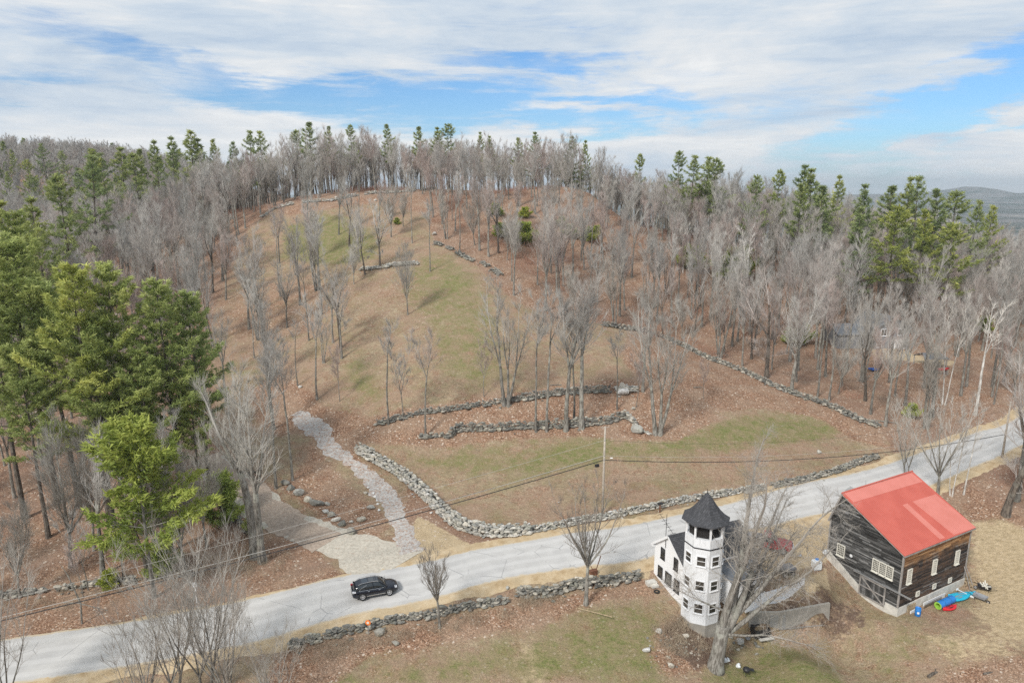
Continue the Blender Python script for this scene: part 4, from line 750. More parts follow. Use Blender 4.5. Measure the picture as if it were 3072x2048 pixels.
# the giant maple in front of the tower
g = ground(2148, 2003)
def giant():
    rs = np.random.RandomState(7); T = MB(); C = MB(); stems = []
    T.tube([(-.1, 0, -.5), (-.05, 0, .3), (.1, .05, 1.6), (.3, .1, 3.2), (.45, .12, 4.6)], [1.05, .80, .66, .64, .7], 16)
    spec = [((.3, .1, 4.0), (.02, .0, 1), 18.0, .42, .04), ((.5, .1, 4.0), (.32, .30, 1), 19, .46, .06), ((.7, .1, 3.8), (.60, .05, 1), 16, .38, .07), ((.5, .3, 4.2), (.75, .5, .85), 14, .29, .06), ((.65, 0, 3.6), (1.0, .1, .75), 14, .28, .03), ((.6, .1, 4.4), (.85, .2, .95), 17, .30, .03), ((.3, .1, 6.2), (-.75, -.1, .5), 6.5, .11, .02), ((.6, .1, 4.2), (.95, .35, .8), 12, .26, .04), ((.6, -.1, 3.8), (1.0, -.5, .25), 9, .15, -.01)]
    for p, d, L, r, up in spec:
        pts = curve(rs, Vector(p), Vector(d), L, 11, up * .6, .07); T.tube(pts[:6], [r * (1 - .09 * q) for q in range(6)], 8, cap=False); C.tube(pts[5:], [r * (.55 - .075 * q) for q in range(7)], 5, cap=False); stems.append((pts, L, r))
    for pts, L, r in stems:
        for b_ in range(int(L * 2.5)):
            t = .30 + .70 * rs.rand(); f = t * 11; i = min(10, int(f)); p = pts[i].lerp(pts[i + 1], f - i); ax = (pts[i + 1] - pts[i]).normalized(); dd = ax * rs.uniform(.4, .9) + Vector(rs.randn(3)) * .6 + Vector((0, 0, .1)); bl = rs.uniform(1.6, 4.4) * (1.15 - .6 * t); br = max(.022, r * .18 * (1.1 - t))
            bp = curve(rs, p, dd, bl, 6, .02, .12); C.tube(bp, [br * (1 - .13 * q) for q in range(7)], 5, cap=False)
            for c_ in range(9):
                u = .15 + .85 * rs.rand(); g_ = u * 6; j = min(5, int(g_)); q = bp[j].lerp(bp[j + 1], g_ - j); d3 = (bp[j + 1] - bp[j]).normalized() * rs.uniform(.4, .9) + Vector(rs.randn(3)) * .5; l3 = rs.uniform(.7, 1.7) * (bl / 3) ** .5
                cp = curve(rs, q, d3, l3, 3, .03, .16); C.tube(cp, [br * .3 + .004, br * .2 + .004, br * .12 + .003, .004], 3, cap=False)
                for w_ in range(4): q2 = cp[1].lerp(cp[3], rs.rand()); C.cone(q2, q2 + ((cp[3] - cp[0]).normalized() + Vector(rs.randn(3)) * .6).normalized() * rs.uniform(.3, .8), .008)
    r = thing('bare_tree', 'giant many-limbed old maple standing in front of the white tower house', 'tree', g); T.build('trunk', MATS['bark_grey'], r, True); C.build('crown', MATS['twigs_giant'], r)
giant(); OCC.append((g.x, g.y))
# ------------------------------------------------------------------ the woods: the nearest few hundred as single trees, the rest as one mass
HOUSE2 = (82, 150)
def woodsy(x, y):
    if inpoly(FIELD, x, y) > -1.0 or inpoly(YARD, x, y) > -1.5: return False
    if dist_road(x, y) < 6.5: return False
    if (x - HOUSE2[0]) ** 2 + (y - HOUSE2[1]) ** 2 < 121 or (68 < x < 110 and 132 < y < 146): return False
    if np.sqrt(((drv - (x, y)) ** 2).sum(1)).min() < 3.5: return False
    return True
NOTREE = gpoly([(610, 1250), (760, 1350), (1000, 1300), (1150, 1250), (900, 1090), (690, 950), (640, 960), (640, 1110)])
def woodsy_many(X_, Y_):
    ok = (sdist(NOTREE, X_, Y_) < 0) & (sdist(FIELD, X_, Y_) < -1.0) & (sdist(YARD, X_, Y_) < -1.5)
    ok &= (X_ - HOUSE2[0]) ** 2 + (Y_ - HOUSE2[1]) ** 2 > 121; ok &= ~((X_ > 68) & (X_ < 110) & (Y_ > 132) & (Y_ < 146))
    for path_, dd in ((road_c[::3], 6.8), (drv[::2], 3.5)): ok &= (np.array([((path_ - (a, b_)) ** 2).sum(1).min() for a, b_ in zip(X_, Y_)]) > dd * dd)
    return ok
rs = np.random.RandomState(3); cand = []; cell = {}
def free(x, y, dmin):
    k = (int(x // 3), int(y // 3))
    for i in (-1, 0, 1):
        for j in (-1, 0, 1):
            for (a, b_) in cell.get((k[0] + i, k[1] + j), ()):
                if (a - x) ** 2 + (b_ - y) ** 2 < dmin * dmin: return False
    return True
for p_ in OCC: cell.setdefault((int(p_[0] // 3), int(p_[1] // 3)), []).append(p_)
OPEN2 = gpoly([(1980, 760), (2180, 750), (2200, 850), (1980, 860)]); OPEN = gpoly([(1000, 470), (1150, 435), (1450, 480), (1560, 600), (1440, 745), (1180, 690), (1090, 605), (1000, 560)])
def crest_y(x): return 266 if x < 30 else 268 - .05 * x
_cx = rs.uniform(-190, 240, 34000); _cy = rs.uniform(58, 290, 34000); _k = (np.abs(_cx) < _cy * .80 + 8) & (_cy < 275); _cx, _cy = _cx[_k], _cy[_k]; _k = woodsy_many(_cx, _cy)
_cx, _cy = _cx[_k], _cy[_k]; _op = (sdist(OPEN, _cx, _cy) > 0) | (sdist(OPEN2, _cx, _cy) > 0)
for x, y, op_ in zip(_cx, _cy, _op):
    if op_ and rs.rand() < .86: continue
    if abs(x) > y * .80 + 8 or y > crest_y(x) + rs.uniform(-4, 8): continue
    if x < -20 and y < 98 and rs.rand() < .62: continue
    if not free(x, y, 2.9 + rs.rand() * 1.2 + (1.2 if y < 150 else .6 if y < 190 and x > 0 else 0)): continue
    cell.setdefault((int(x // 3), int(y // 3)), []).append((x, y)); cand.append((x, y))
# thin scatter of trees inside the left part of the clearing
for _ in range(22):
    x = rs.uniform(-64, -18); y = rs.uniform(112, 205)
    if x < -.19 * y - 2 and inpoly(FIELD, x, y) > 0 and free(x, y, 3.2): cand.append((x, y)); cell.setdefault((int(x // 3), int(y // 3)), []).append((x, y))
for x, y in [(-42, 118), (-47, 126), (-52, 138), (-44, 146), (-38, 140), (-50, 152), (-45, 160), (-36, 168), (-40, 176), (-30, 178), (-55, 120), (-34, 152), (-28, 185), (-22, 196), (-35, 190), (-48, 170), (-18, 205), (-38, 130), (-53, 146), (-33, 128), (-47, 112), (-57, 132), (-24, 172), (-42, 152)]:
    if free(x, y, 1.5): cand.append((x, y))
cand.sort(key=lambda p: p[1] + .15 * abs(p[0]))
def kind_for(x, y, r):
    if y > 196 and r < .5: return 'maple'
    return 'maple' if r < .34 else 'pole' if r < .58 else 'red' if r < .80 else 'wide' if r < .87 else 'dark' if r < .95 else 'multi'
def zone_name(x, y):
    if x < -20: return ('left wood beside the driveway' if y < 110 else 'grey hardwoods left of the clearing' if y < 175 else 'hilltop woods left of the clearing')
    if x < 45: return 'woods just right of the clearing' if y < 200 else 'hilltop woods behind the clearing'
    return 'right-hand woods beyond the boundary wall' if y < 140 else 'woods on the slope behind the grey house' if y < 190 else 'woods on the right shoulder of the hill'
KW = {'maple': 'tall bare grey hardwood', 'pole': 'slim straight bare tree', 'red': 'bare tree with reddish twigs', 'wide': 'low wide-spreading bare tree', 'dark': 'bare tree with dark trunk', 'multi': 'bare tree with several stems'}
rest = {}
for i, (x, y) in enumerate(cand):
    kd = kind_for(x, y, rs.rand()); H = {'maple': 18, 'pole': 16, 'red': 15.5, 'wide': 12, 'dark': 17, 'multi': 15}[kd] * rs.uniform(.78, 1.18)
    if x < -20 and y < 130: H *= .92
    if y > 185 and -40 < x < 45: H *= .88
    if x > 60: H *= 1.1
    z = float(hz(x, y))
    if i < 235:
        put(kd, Vector((x, y, z)), H, KW[kd] + ' in the ' + zone_name(x, y), 'bare trees of the ' + zone_name(x, y), single=i > 110, seed=i)
    else: rest.setdefault(kd, []).append((x, y, z, H / PROTO[kd][0]['H']))
print('TREES', len(cand), {k: len(v) for k, v in rest.items()})
def proto_objs(kind, mats=None):
    out = []
    for p in PROTO[kind]:
        if 'j' not in p: d = put(kind, (0, 0, 0), p['H'], None, single=True, k=PROTO[kind].index(p)); bpy.data.objects.remove(d)
        out.append(bpy.data.objects.new(p['name'] + '_source', p['j']))
    return out
def scatter(name, label, cat, protos, pts, zrot=True):
    """one object: a mass of plants, instanced by geometry nodes on points that stand on the terrain"""
    me = bpy.data.meshes.new(name); me.vertices.add(len(pts)); me.vertices.foreach_set('co', np.array([p[:3] for p in pts], np.float32).ravel())
    a = me.attributes.new('sc', 'FLOAT', 'POINT'); a.data.foreach_set('value', np.array([p[3] for p in pts], np.float32))
    o = bpy.data.objects.new(name, me); COL.objects.link(o); tag(o, label, cat, kind='stuff')
    c = bpy.data.collections.new(name + '_source')
    for q in protos: c.objects.link(q)
    ng = bpy.data.node_groups.new(name, 'GeometryNodeTree'); ng.interface.new_socket('Geometry', in_out='INPUT', socket_type='NodeSocketGeometry'); ng.interface.new_socket('Geometry', in_out='OUTPUT', socket_type='NodeSocketGeometry')
    N = ng.nodes; L = ng.links; gi = N.new('NodeGroupInput'); go = N.new('NodeGroupOutput'); ip = N.new('GeometryNodeInstanceOnPoints'); ci = N.new('GeometryNodeCollectionInfo'); ci.inputs['Collection'].default_value = c
    ci.inputs['Separate Children'].default_value = True; ci.inputs['Reset Children'].default_value = True; ip.inputs['Pick Instance'].default_value = True
    at = N.new('GeometryNodeInputNamedAttribute'); at.data_type = 'FLOAT'; at.inputs['Name'].default_value = 'sc'
    rv = N.new('FunctionNodeRandomValue'); rv.data_type = 'FLOAT_VECTOR'; rv.inputs[0].default_value = (-.04, -.04, 0); rv.inputs[1].default_value = (.04, .04, 6.283)
    ri = N.new('FunctionNodeRandomValue'); ri.data_type = 'INT'; ri.inputs[4].default_value = 0; ri.inputs[5].default_value = max(0, len(protos) - 1); ri.inputs['Seed'].default_value = 3
    L.new(gi.outputs[0], ip.inputs['Points']); L.new(ci.outputs[0], ip.inputs['Instance']); L.new(rv.outputs[0], ip.inputs['Rotation']); L.new(at.outputs[0], ip.inputs['Scale']); L.new(ri.outputs[2], ip.inputs['Instance Index']); L.new(ip.outputs[0], go.inputs[0])
    md = o.modifiers.new('scatter', 'NODES'); md.node_group = ng; return o
allp = []; allpts = []
for kd, pts in rest.items():
    scatter('woodland', 'mass of bare hardwoods covering the hill beyond the single trees', 'woods', proto_objs(kd), pts)
# far left hill: a lighter kind of tree, many of them
reg('farwood', *hardwood(120, 14, .4, 3, .4, 3.6, 9, 5, 5, twr=.03), 14, 'bark_grey', 'twigs', 'bare_tree', 'tree'); reg('farwood', *hardwood(121, 14, .35, 4, .4, 3.8, 8, 5, 5, twr=.03), 14, 'bark_grey', 'twigs', 'bare_tree', 'tree')
reg('farpine', *pine(122, 17, .2, 3.6, 5, 1.1, 9, .9, 7, .3, twr=.16), 17, 'bark_dark', 'needles_far', 'white_pine', 'pine tree')
fw = []; fp = []
for _ in range(9000):
    x = rs.uniform(-620, -60); y = rs.uniform(225, 640)
    if x < -y * .86 - 10 or x > -y * .36 or (y < 262 and x > -195): continue
    if rs.rand() < .06 or (y > 470 and rs.rand() < .3): fp.append((x, y, float(hz(x, y)) - .3, rs.uniform(.6, 1.0)))
    else: fw.append((x, y, float(hz(x, y)) - .3, rs.uniform(.7, 1.1)))
print('FAR', len(fw), len(fp))
scatter('distant_woodland', 'hazy grey-brown hardwoods covering the far left hill', 'woods', proto_objs('farwood'), fw[:4200])
scatter('distant_conifers', 'dark conifers dotted over the far left hill and its crest', 'woods', proto_objs('farpine'), fp[:170])
fr = []; fq = []
for _ in range(5200):
    x = rs.uniform(60, 520); y = rs.uniform(200, 560)
    if x > y * .86 + 20 or y < 262 and x < 235 or x < y * .42: continue
    (fq if rs.rand() < .12 else fr).append((x, y, float(hz(x, y)) - .3, rs.uniform(.75, 1.1)))
scatter('distant_woodland', 'grey hardwoods falling away beyond the right shoulder of the hill', 'woods', proto_objs('farwood'), fr[:2200]); scatter('distant_conifers', 'dark conifers among the hardwoods beyond the right shoulder', 'woods', proto_objs('farpine'), fq[:260])
# brush
def brush_mesh(seed, n, h, sp):
    rs_ = np.random.RandomState(seed); mb = MB()
    for _ in range(n):
        p = Vector((rs_.randn() * sp, rs_.randn() * sp, -.05)); d = Vector((rs_.randn() * .35, rs_.randn() * .35, 1)); L = h * rs_.uniform(.5, 1.1); e = p + d.normalized() * L; mb.cone(p, e, .014)
        for _ in range(4): q = p.lerp(e, rs_.uniform(.3, .9)); mb.cone(q, q + Vector((rs_.randn() * .5, rs_.randn() * .5, .8)).normalized() * L * rs_.uniform(.2, .45), .009)
    return mb
def brush_src(name, mat, hs, sp=.6): return [bpy.data.objects.new(name, brush_mesh(200 + k, 30, h, sp).mesh(name, MATS[mat])) for k, h in enumerate(hs)]
twig('brush_red', [(0, (.30, .155, .105)), (1, (.40, .23, .165))]); twig('brush_tan', [(0, (.38, .30, .22)), (1, (.5, .42, .31))])
bp_ = []; bt = []
for _ in range(9000):
    x = rs.uniform(-110, 150); y = rs.uniform(62, 240)
    if abs(x) > y * .8 or dist_road(x, y) < 5.5: continue
    nzv = math.sin(x * .13 + 1) * math.cos(y * .11) + .5 * math.sin(x * .31 + y * .27)
    if nzv > (.15 if y > 140 else .75): bp_.append((x, y, float(hz(x, y)), rs.uniform(.6, 1.4)))
_b = np.array(bp_); _ok = woodsy_many(_b[:, 0], _b[:, 1]); bp_ = [p for p, o_ in zip(bp_, _ok) if o_]
for pl, n in [(gpoly([(560, 570), (640, 500), (700, 640), (620, 720), (520, 700)]), 160), (gpoly([(690, 620), (760, 600), (770, 640), (700, 660)]), 60), (gpoly([(860, 600), (960, 600), (960, 615), (860, 618)]), 50), (gpoly([(640, 1500), (900, 1450), (1170, 1395), (1180, 1420), (900, 1480), (700, 1530)]), 110), (gpoly([(1500, 1440), (1560, 1420), (1640, 1500), (1540, 1530)]), 90), (gpoly([(1190, 1380), (1290, 1360), (1300, 1385), (1200, 1400)]), 40), (gpoly([(-40, 1400), (560, 1250), (620, 1300), (-40, 1440)]), 120), (gpoly([(420, 1300), (600, 1240), (700, 1290), (560, 1360)]), 60)]:
    lo, hi = pl.min(0), pl.max(0); k = 0
    for _ in range(n * 12):
        x, y = rs.uniform(lo[0], hi[0]), rs.uniform(lo[1], hi[1])
        if inpoly(pl, x, y) > 0 and dist_road(x, y) > 4.5: bt.append((x, y, float(hz(x, y)), rs.uniform(.25, .75))); k += 1
        if k >= n: break
scatter('undergrowth', 'reddish leafless brush covering the floor of the upper woods', 'brush', brush_src('brush_source', 'brush_red', [1.2, 1.6, 1.0], 1.), bp_)
scatter('dry_weeds', 'tan dead weeds and twigs on the banks beside the walls and road', 'brush', brush_src('weeds_source', 'brush_tan', [1.0, 1.3], .5), bt)
# ------------------------------------------------------------------ building materials
def boards_mat(name, stops, topstops=None, ztop=(5, 6.6)):
    m, nt, b = new_mat(name); co = nt.coord('Object'); t = nt.attr('tint', 'Fac'); f = nt.noise(nt.mapping(co, (1, 1, 5)), 1.3, 6, .7); g = nt.noise(co, .55, 4, .6)
    v = nt.math('ADD', nt.math('MULTIPLY', t, .55), nt.math('MULTIPLY', f, .55)); c = nt.ramp(v, stops)
    if topstops:
        z = nt.sep(co)[2]; k = nt.mapr(nt.math('ADD', z, nt.math('MULTIPLY', g, 2.2)), ztop[0], ztop[1]); c = nt.mix(k, c, nt.ramp(v, topstops))
        c = nt.mix(nt.mapr(nt.noise(co, .55, 5, .65), .54, .68, 0, .5), c, nt.mix(t, (.07, .03, .014), (.26, .12, .05)))
    nt.l.new(c, b.inputs['Base Color']); b.inputs['Roughness'].default_value = .9; nt.l.new(nt.bump(f, .5, .02), b.inputs['Normal']); return m
boards_mat('barn_boards', [(.30, (.012, .010, .009)), (.5, (.04, .028, .022)), (.62, (.10, .062, .04)), (.74, (.085, .078, .072)), (.9, (.34, .32, .30))], [(.3, (.12, .055, .022)), (.6, (.36, .19, .08)), (.85, (.55, .33, .16))], (6.2, 7.4))
boards_mat('barn_boards_silver', [(.30, (.012, .012, .012)), (.50, (.04, .039, .037)), (.66, (.11, .108, .105)), (.88, (.33, .33, .325))])
m, nt, b = new_mat('red_metal_roof'); co = nt.coord('Object'); wv = nt.n.new('ShaderNodeTexWave'); wv.bands_direction = 'X'; wv.inputs['Scale'].default_value = 1.1; nt.l.new(co, wv.inputs['Vector'])
c = nt.mix(nt.mapr(nt.noise(co, .5, 4), .35, .65), (.52, .105, .072), (.58, .128, .09)); c = nt.mix(nt.mapr(wv.outputs['Fac'], .0, .3, .45, 0), c, (.30, .05, .04)); nt.l.new(c, b.inputs['Base Color']); b.inputs['Roughness'].default_value = .5; nt.l.new(nt.bump(wv.outputs['Fac'], .5, .03), b.inputs['Normal'])
m2, nt, b = new_mat('faded_red_metal'); co = nt.coord('Object'); wv = nt.n.new('ShaderNodeTexWave'); wv.bands_direction = 'X'; wv.inputs['Scale'].default_value = 1.1; nt.l.new(co, wv.inputs['Vector'])
c = nt.mix(nt.mapr(nt.noise(co, .5, 4), .35, .65), (.61, .195, .15), (.66, .22, .175)); c = nt.mix(nt.mapr(wv.outputs['Fac'], .0, .3, .35, 0), c, (.40, .09, .08)); nt.l.new(c, b.inputs['Base Color']); b.inputs['Roughness'].default_value = .5; nt.l.new(nt.bump(wv.outputs['Fac'], .5, .03), b.inputs['Normal'])
simple('concrete', (.31, .29, .255), .9, var=.22, scale=1.2, bump=.3); simple('pale_concrete', (.58, .56, .51), .9, var=.2, scale=1.5, bump=.3)
simple('cream_paint', (.70, .68, .60), .6, var=.08); simple('white_paint', (.80, .81, .82), .55, var=.04); simple('black_trim', (.02, .02, .022), .5); simple('weathered_wood', (.30, .28, .26), .9, var=.35, scale=2, bump=.3)
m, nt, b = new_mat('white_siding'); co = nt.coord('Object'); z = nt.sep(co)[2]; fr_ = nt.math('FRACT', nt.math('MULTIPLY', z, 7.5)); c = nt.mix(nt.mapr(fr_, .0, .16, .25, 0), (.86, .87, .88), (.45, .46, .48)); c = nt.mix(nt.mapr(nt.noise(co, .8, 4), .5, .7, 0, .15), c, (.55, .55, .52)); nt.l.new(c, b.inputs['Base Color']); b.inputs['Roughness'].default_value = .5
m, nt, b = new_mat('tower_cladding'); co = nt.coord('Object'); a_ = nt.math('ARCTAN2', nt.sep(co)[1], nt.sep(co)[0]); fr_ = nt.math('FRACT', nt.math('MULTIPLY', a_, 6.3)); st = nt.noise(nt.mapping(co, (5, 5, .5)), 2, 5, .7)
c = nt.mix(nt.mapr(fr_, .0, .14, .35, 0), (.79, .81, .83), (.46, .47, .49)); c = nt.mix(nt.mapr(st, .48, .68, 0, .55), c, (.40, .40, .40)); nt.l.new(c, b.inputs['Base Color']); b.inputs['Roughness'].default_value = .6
m, nt, b = new_mat('shingles'); co = nt.coord('Object'); br_ = nt.n.new('ShaderNodeTexBrick'); br_.inputs['Scale'].default_value = 1; br_.inputs['Brick Width'].default_value = .33; br_.inputs['Row Height'].default_value = .16; br_.inputs['Mortar Size'].default_value = .012
br_.inputs['Color1'].default_value = (.040, .042, .048, 1); br_.inputs['Color2'].default_value = (.085, .087, .095, 1); br_.inputs['Mortar'].default_value = (.015, .015, .015, 1); nt.l.new(co, br_.inputs['Vector'])
c = nt.mix(nt.mapr(nt.noise(co, 2, 5, .7), .3, .7, 0, .6), br_.outputs[0], (.055, .055, .060)); nt.l.new(c, b.inputs['Base Color']); b.inputs['Roughness'].default_value = .85
simple('smooth_roofing', (.13, .14, .155), .6, var=.2, scale=1); simple('dark_inside', (.015, .013, .012), .9)
m, nt, b = new_mat('window_glass'); nt.l.new(nt.ramp(nt.noise(nt.coord(), 1.4, 3), [(.35, (.012, .014, .016)), (.65, (.07, .065, .055))]), b.inputs['Base Color']); b.inputs['Roughness'].default_value = .08; b.inputs['Specular IOR Level'].default_value = .6
simple('grey_siding', (.23, .235, .245), .8, var=.1); simple('rust', (.16, .07, .04), .9, var=.3, scale=5); simple('galvanised', (.45, .46, .47), .45, .6, var=.1); simple('pole_wood', (.42, .37, .31), .9, var=.25, scale=4, bump=.3); simple('black_rubber', (.018, .018, .018), .8)
simple('wire_black', (.022, .022, .024), .6); simple('wire_metal', (.50, .49, .46), .5, .3)
def frame_of(O, rz):
    ux = np.array([math.cos(rz), math.sin(rz), 0.]); vy = np.array([-math.sin(rz), math.cos(rz), 0.]); return np.array(O, float), ux, vy
def hit(px, py, O, a, b_):
    """photo ray against the plane O + s*a + t*b: returns s, t"""
    r = ray(px, py); M = np.array([a, b_, -r]).T; s = np.linalg.solve(M, np.array([0, 0, CAMH]) - O); return s[0], s[1]
K = np.array([0, 0, 1.])
# ------------------------------------------------------------------ windows (built on a wall plane: at = point, ax = along the wall, nrm = outward)
def window(parent, at, ax, nrm, w_, h_, cols, rows, frame_mat, proud=.05, fw=.09, bar=.035, label=None, sill=True, name='window'):
    M = Matrix((Vector(ax), Vector(nrm), Vector((0, 0, 1)))).transposed(); at = Vector(at); L = lambda x, y, z: at + M @ Vector((x, y, z))
    mb = MB()
    for sx in (-1, 1): mb.box(L(sx * (w_ / 2 + fw / 2), proud * .5, 0), (fw, proud * 2, h_ + 2 * fw), M=M)
    for sz in (-1, 1): mb.box(L(0, proud * .5, sz * (h_ / 2 + fw / 2)), (w_, proud * 2, fw), M=M)
    for c_ in range(1, cols): mb.box(L(-w_ / 2 + w_ * c_ / cols, proud * .55, 0), (bar, proud, h_), M=M)
    for r_ in range(1, rows): mb.box(L(0, proud * .5, -h_ / 2 + h_ * r_ / rows), (w_, proud * .9, bar), M=M)
    if sill: mb.box(L(0, proud * 1.2, -h_ / 2 - fw - .03), (w_ + 2 * fw + .1, proud * 3.2, .06), M=M)
    f = mb.build(name, MATS[frame_mat], parent); g_ = MB(); g_.box(L(0, proud * .15, 0), (w_, .02, h_), M=M); g_.build('pane', MATS['window_glass'], f)
    if label: f['label'] = label
    return f
# ------------------------------------------------------------------ barn
BO, BR = (40.65, 67.22, -3.0), .5063
O, ux, vy = frame_of(BO, BR); Lb, Wb, he, hr, ry, hf = 12.2, 8.76, 7.37, 11.04, 7.53, 7.57
barn = thing('barn', 'large weathered dark wooden barn with a red metal roof, right of the white house', 'barn', BO, BR)
def z2(x, y): return (2400 + x / 2.347, 1380 + y / 2.347)
core_ = MB(); e = .06
prof = lambda x: [(x, e, .6), (x, Wb - e, .6), (x, Wb - e, hf - .15), (x, ry, hr - .25), (x, e, he - .15)]
core_.loft([prof(e), prof(Lb - e)]); core_.build('frame', MATS['dark_inside'], barn)
rsb = np.random.RandomState(4)
fnd = lambda y: .95 if y < 1.3 else .55 if y < 4.4 else 1.15 + (y - 4.4) * .56
def planks(name, mat, width, top_at, bot_at, tr_, axis):
    mb = MB(); z = .95
    if axis == 'gable': z = .5
    while z < hr:
        zh = z + .135; a = 0.
        # clip the row to the wall outline
        x = 0.
        while x < width:
            ln = rsb.uniform(.8, 3.0); x1 = min(width, x + ln); seg = []
            n = 8; xs_ = np.linspace(x, x1, n); ok = [q for q in xs_ if top_at(q) > zh + .02 and bot_at(q) < z + .08]
            if len(ok) > 1 and rsb.rand() > .012:
                mb.cc = float(np.clip(rsb.normal(.5, .24), 0, 1)); d = rsb.uniform(.005, .045); a0, a1 = min(ok), max(ok)
                if a1 - a0 > .15:
                    c0 = ((a0 + a1) / 2 , z + .068 + rsb.uniform(-.008, .008))
                    if axis == 'near': mb.box((c0[0], e - d - .01, c0[1]), (a1 - a0 - .012, .035, .145), M=Matrix.Rotation(rsb.uniform(-.004, .004), 3, 'Y'))
                    elif axis == 'gable': mb.box((e - d - .01, c0[0], c0[1]), (.035, a1 - a0 - .012, .145))
                    elif axis == 'far': mb.box((c0[0], Wb - e + d + .01, c0[1]), (a1 - a0 - .012, .035, .195))
                    else: mb.box((Lb - e + d + .01, c0[0], c0[1]), (.035, a1 - a0 - .012, .195))
            x = x1
        z += .14
    return mb.build(name, MATS[mat], barn)
gt = lambda y: he + (hr - he) * y / ry - .12 if y < ry else hr + (hf - hr) * (y - ry) / (Wb - ry) - .12
planks('wall', 'barn_boards', Lb, lambda x: he - .1, lambda x: .95, barn, 'near'); planks('wall', 'barn_boards_silver', Wb, gt, fnd, barn, 'gable'); planks('wall', 'barn_boards', Wb, gt, lambda y: .95, barn, 'end'); planks('wall', 'barn_boards', Lb, lambda x: hf - .1, lambda x: .95, barn, 'far')
mb = MB()
for (x, y) in ((0, 0), (Lb, 0), (Lb, Wb), (0, Wb)): mb.box((x, y, (he + 1) / 2 + (.0)), (.16, .16, he - 1.1))
mb.build('corner_board', MATS['weathered_wood'], barn)
mb = MB(); mb.box((Lb / 2, .02, .10), (Lb + .12, .22, 1.7)); mb.box((Lb, Wb / 2, .1), (.22, Wb, 1.68)); 
pts = [(0.13, -.6), (1.3, -.6), (1.3, .95), (.13, .95)]; mb.box((.02, .7, .1), (.22, 1.3, 1.66))
poly_ = [(4.4, -.6), (Wb, -.6), (Wb, fnd(Wb)), (4.4, 1.15)]
mb.loft([[(-.10, y, z) for y, z in poly_], [(.13, y, z) for y, z in poly_]]); mb.box((.02, 2.85, -.1), (.24, 3.1, 1.3))
mb.build('foundation', MATS['pale_concrete'], barn)
# roof planes
sl = math.hypot(ry, hr - he); rd = np.array([0, ry, hr - he]) / sl; rn = np.array([0, -(hr - he), ry]) / sl
def slab(mb, corners, n, th):
    a = [tuple(np.array(p) ) for p in corners]; b_ = [tuple(np.array(p) - np.array(n) * th) for p in corners]; ia = [mb.V(p) for p in a]; ib = [mb.V(p) for p in b_]; mb.F(*ia); mb.F(*ib[::-1]); k = len(a)
    for q in range(k): mb.F(ia[q], ib[q], ib[(q + 1) % k], ia[(q + 1) % k])
ov = .35; E0 = np.array([0, 0, he]) - rd * ov; RG = np.array([0, ry, hr])
mb = MB(); slab(mb, [(-ov, *E0[1:]), (Lb + ov, *E0[1:]), (Lb + ov, *RG[1:]), (-ov, *RG[1:])], rn, .10); roof = mb.build('roof', MATS['red_metal_roof'], barn)
bd = np.array([0, Wb - ry, hf - hr]); bd /= np.linalg.norm(bd); bn = np.array([0, -bd[2], bd[1]]); BE = RG + bd * (math.hypot(Wb - ry, hf - hr) + .3)
mb = MB(); slab(mb, [(-ov, *RG[1:]), (Lb + ov, *RG[1:]), (Lb + ov, *BE[1:]), (-ov, *BE[1:])], bn, .10); mb.build('roof', MATS['weathered_wood'], barn)
mb = MB(); mb.tube([(-ov, ry, hr + .03), (Lb + ov, ry, hr + .03)], .09, 6); mb.build('ridge_cap', MATS['red_metal_roof'], barn)
def patch(pts, dz):
    mb = MB(); q = []
    for x, y in pts:
        s, t = hit(*z2(x, y), O + ux * 0 + vy * E0[1] + K * E0[2], ux, vy * rd[1] + K * rd[2]); s = min(max(s, -ov + .005), Lb + ov - .005); t = min(max(t, .005), sl + ov - .05); q.append(np.array([s, *(E0[1:] + rd[1:] * t)]) + rn * dz)
    slab(mb, q, rn, .008); mb.build('roof_panel', MATS['faded_red_metal'], barn)
patch([(376, 296), (861, 151), (785, 90), (303, 224)], .014); patch([(790, 290), (1082, 524), (1240, 472), (955, 238)], .012); patch([(720, 315), (985, 556), (1020, 544), (755, 303)], .012)
mb = MB(); mb.beam(Vector(E0) + Vector((-ov + .03, 0, -.12)), (-ov + .03, ry, hr - .12), .05, .2); mb.beam((-ov + .03, ry, hr - .12), Vector(BE) + Vector((-ov + .03, 0, -.12)), .05, .2); mb.beam(Vector(E0) + Vector((-ov, .0, -.14)), Vector(E0) + Vector((Lb + ov, 0, -.14)), .04, .14); mb.build('trim', MATS['weathered_wood'], barn)
nearhit = lambda x, y: hit(*z2(x, y), O, ux, K); gabhit = lambda x, y: hit(*z2(x, y), O, vy, K)
for a, b_, cl, rw, lb in [((748, 768), (785, 860), 3, 6, 'tall cream window nearest the corner'), ((925, 700), (962, 792), 3, 6, 'tall cream window in the middle of the long wall'), ((1085, 634), (1122, 726), 3, 6, 'tall cream window at the far end of the long wall')]:
    x0, z0 = nearhit(*a); x1, z1 = nearhit(*b_); cx = (x0 + x1) / 2; cz = (z0 + z1) / 2; window(barn, (cx, -.03, cz), (1, 0, 0), (0, -1, 0), .58, 1.5, 3, 6, 'cream_paint', .06, label=lb)
for x, y in ((825, 937), (942, 884), (1052, 842)): x0, z0 = nearhit(x, y); window(barn, (x0, -.03, z0), (1, 0, 0), (0, -1, 0), .42, .42, 2, 2, 'cream_paint', .05, sill=False, label='small low square window')
y0, z0 = gabhit(290, 632); window(barn, (-.03, y0, z0), (0, -1, 0), (-1, 0, 0), .8, 1.25, 4, 5, 'cream_paint', .06, label='single cream window near the back corner')
ya, za = gabhit(517, 692); yb, zb = gabhit(652, 838); 
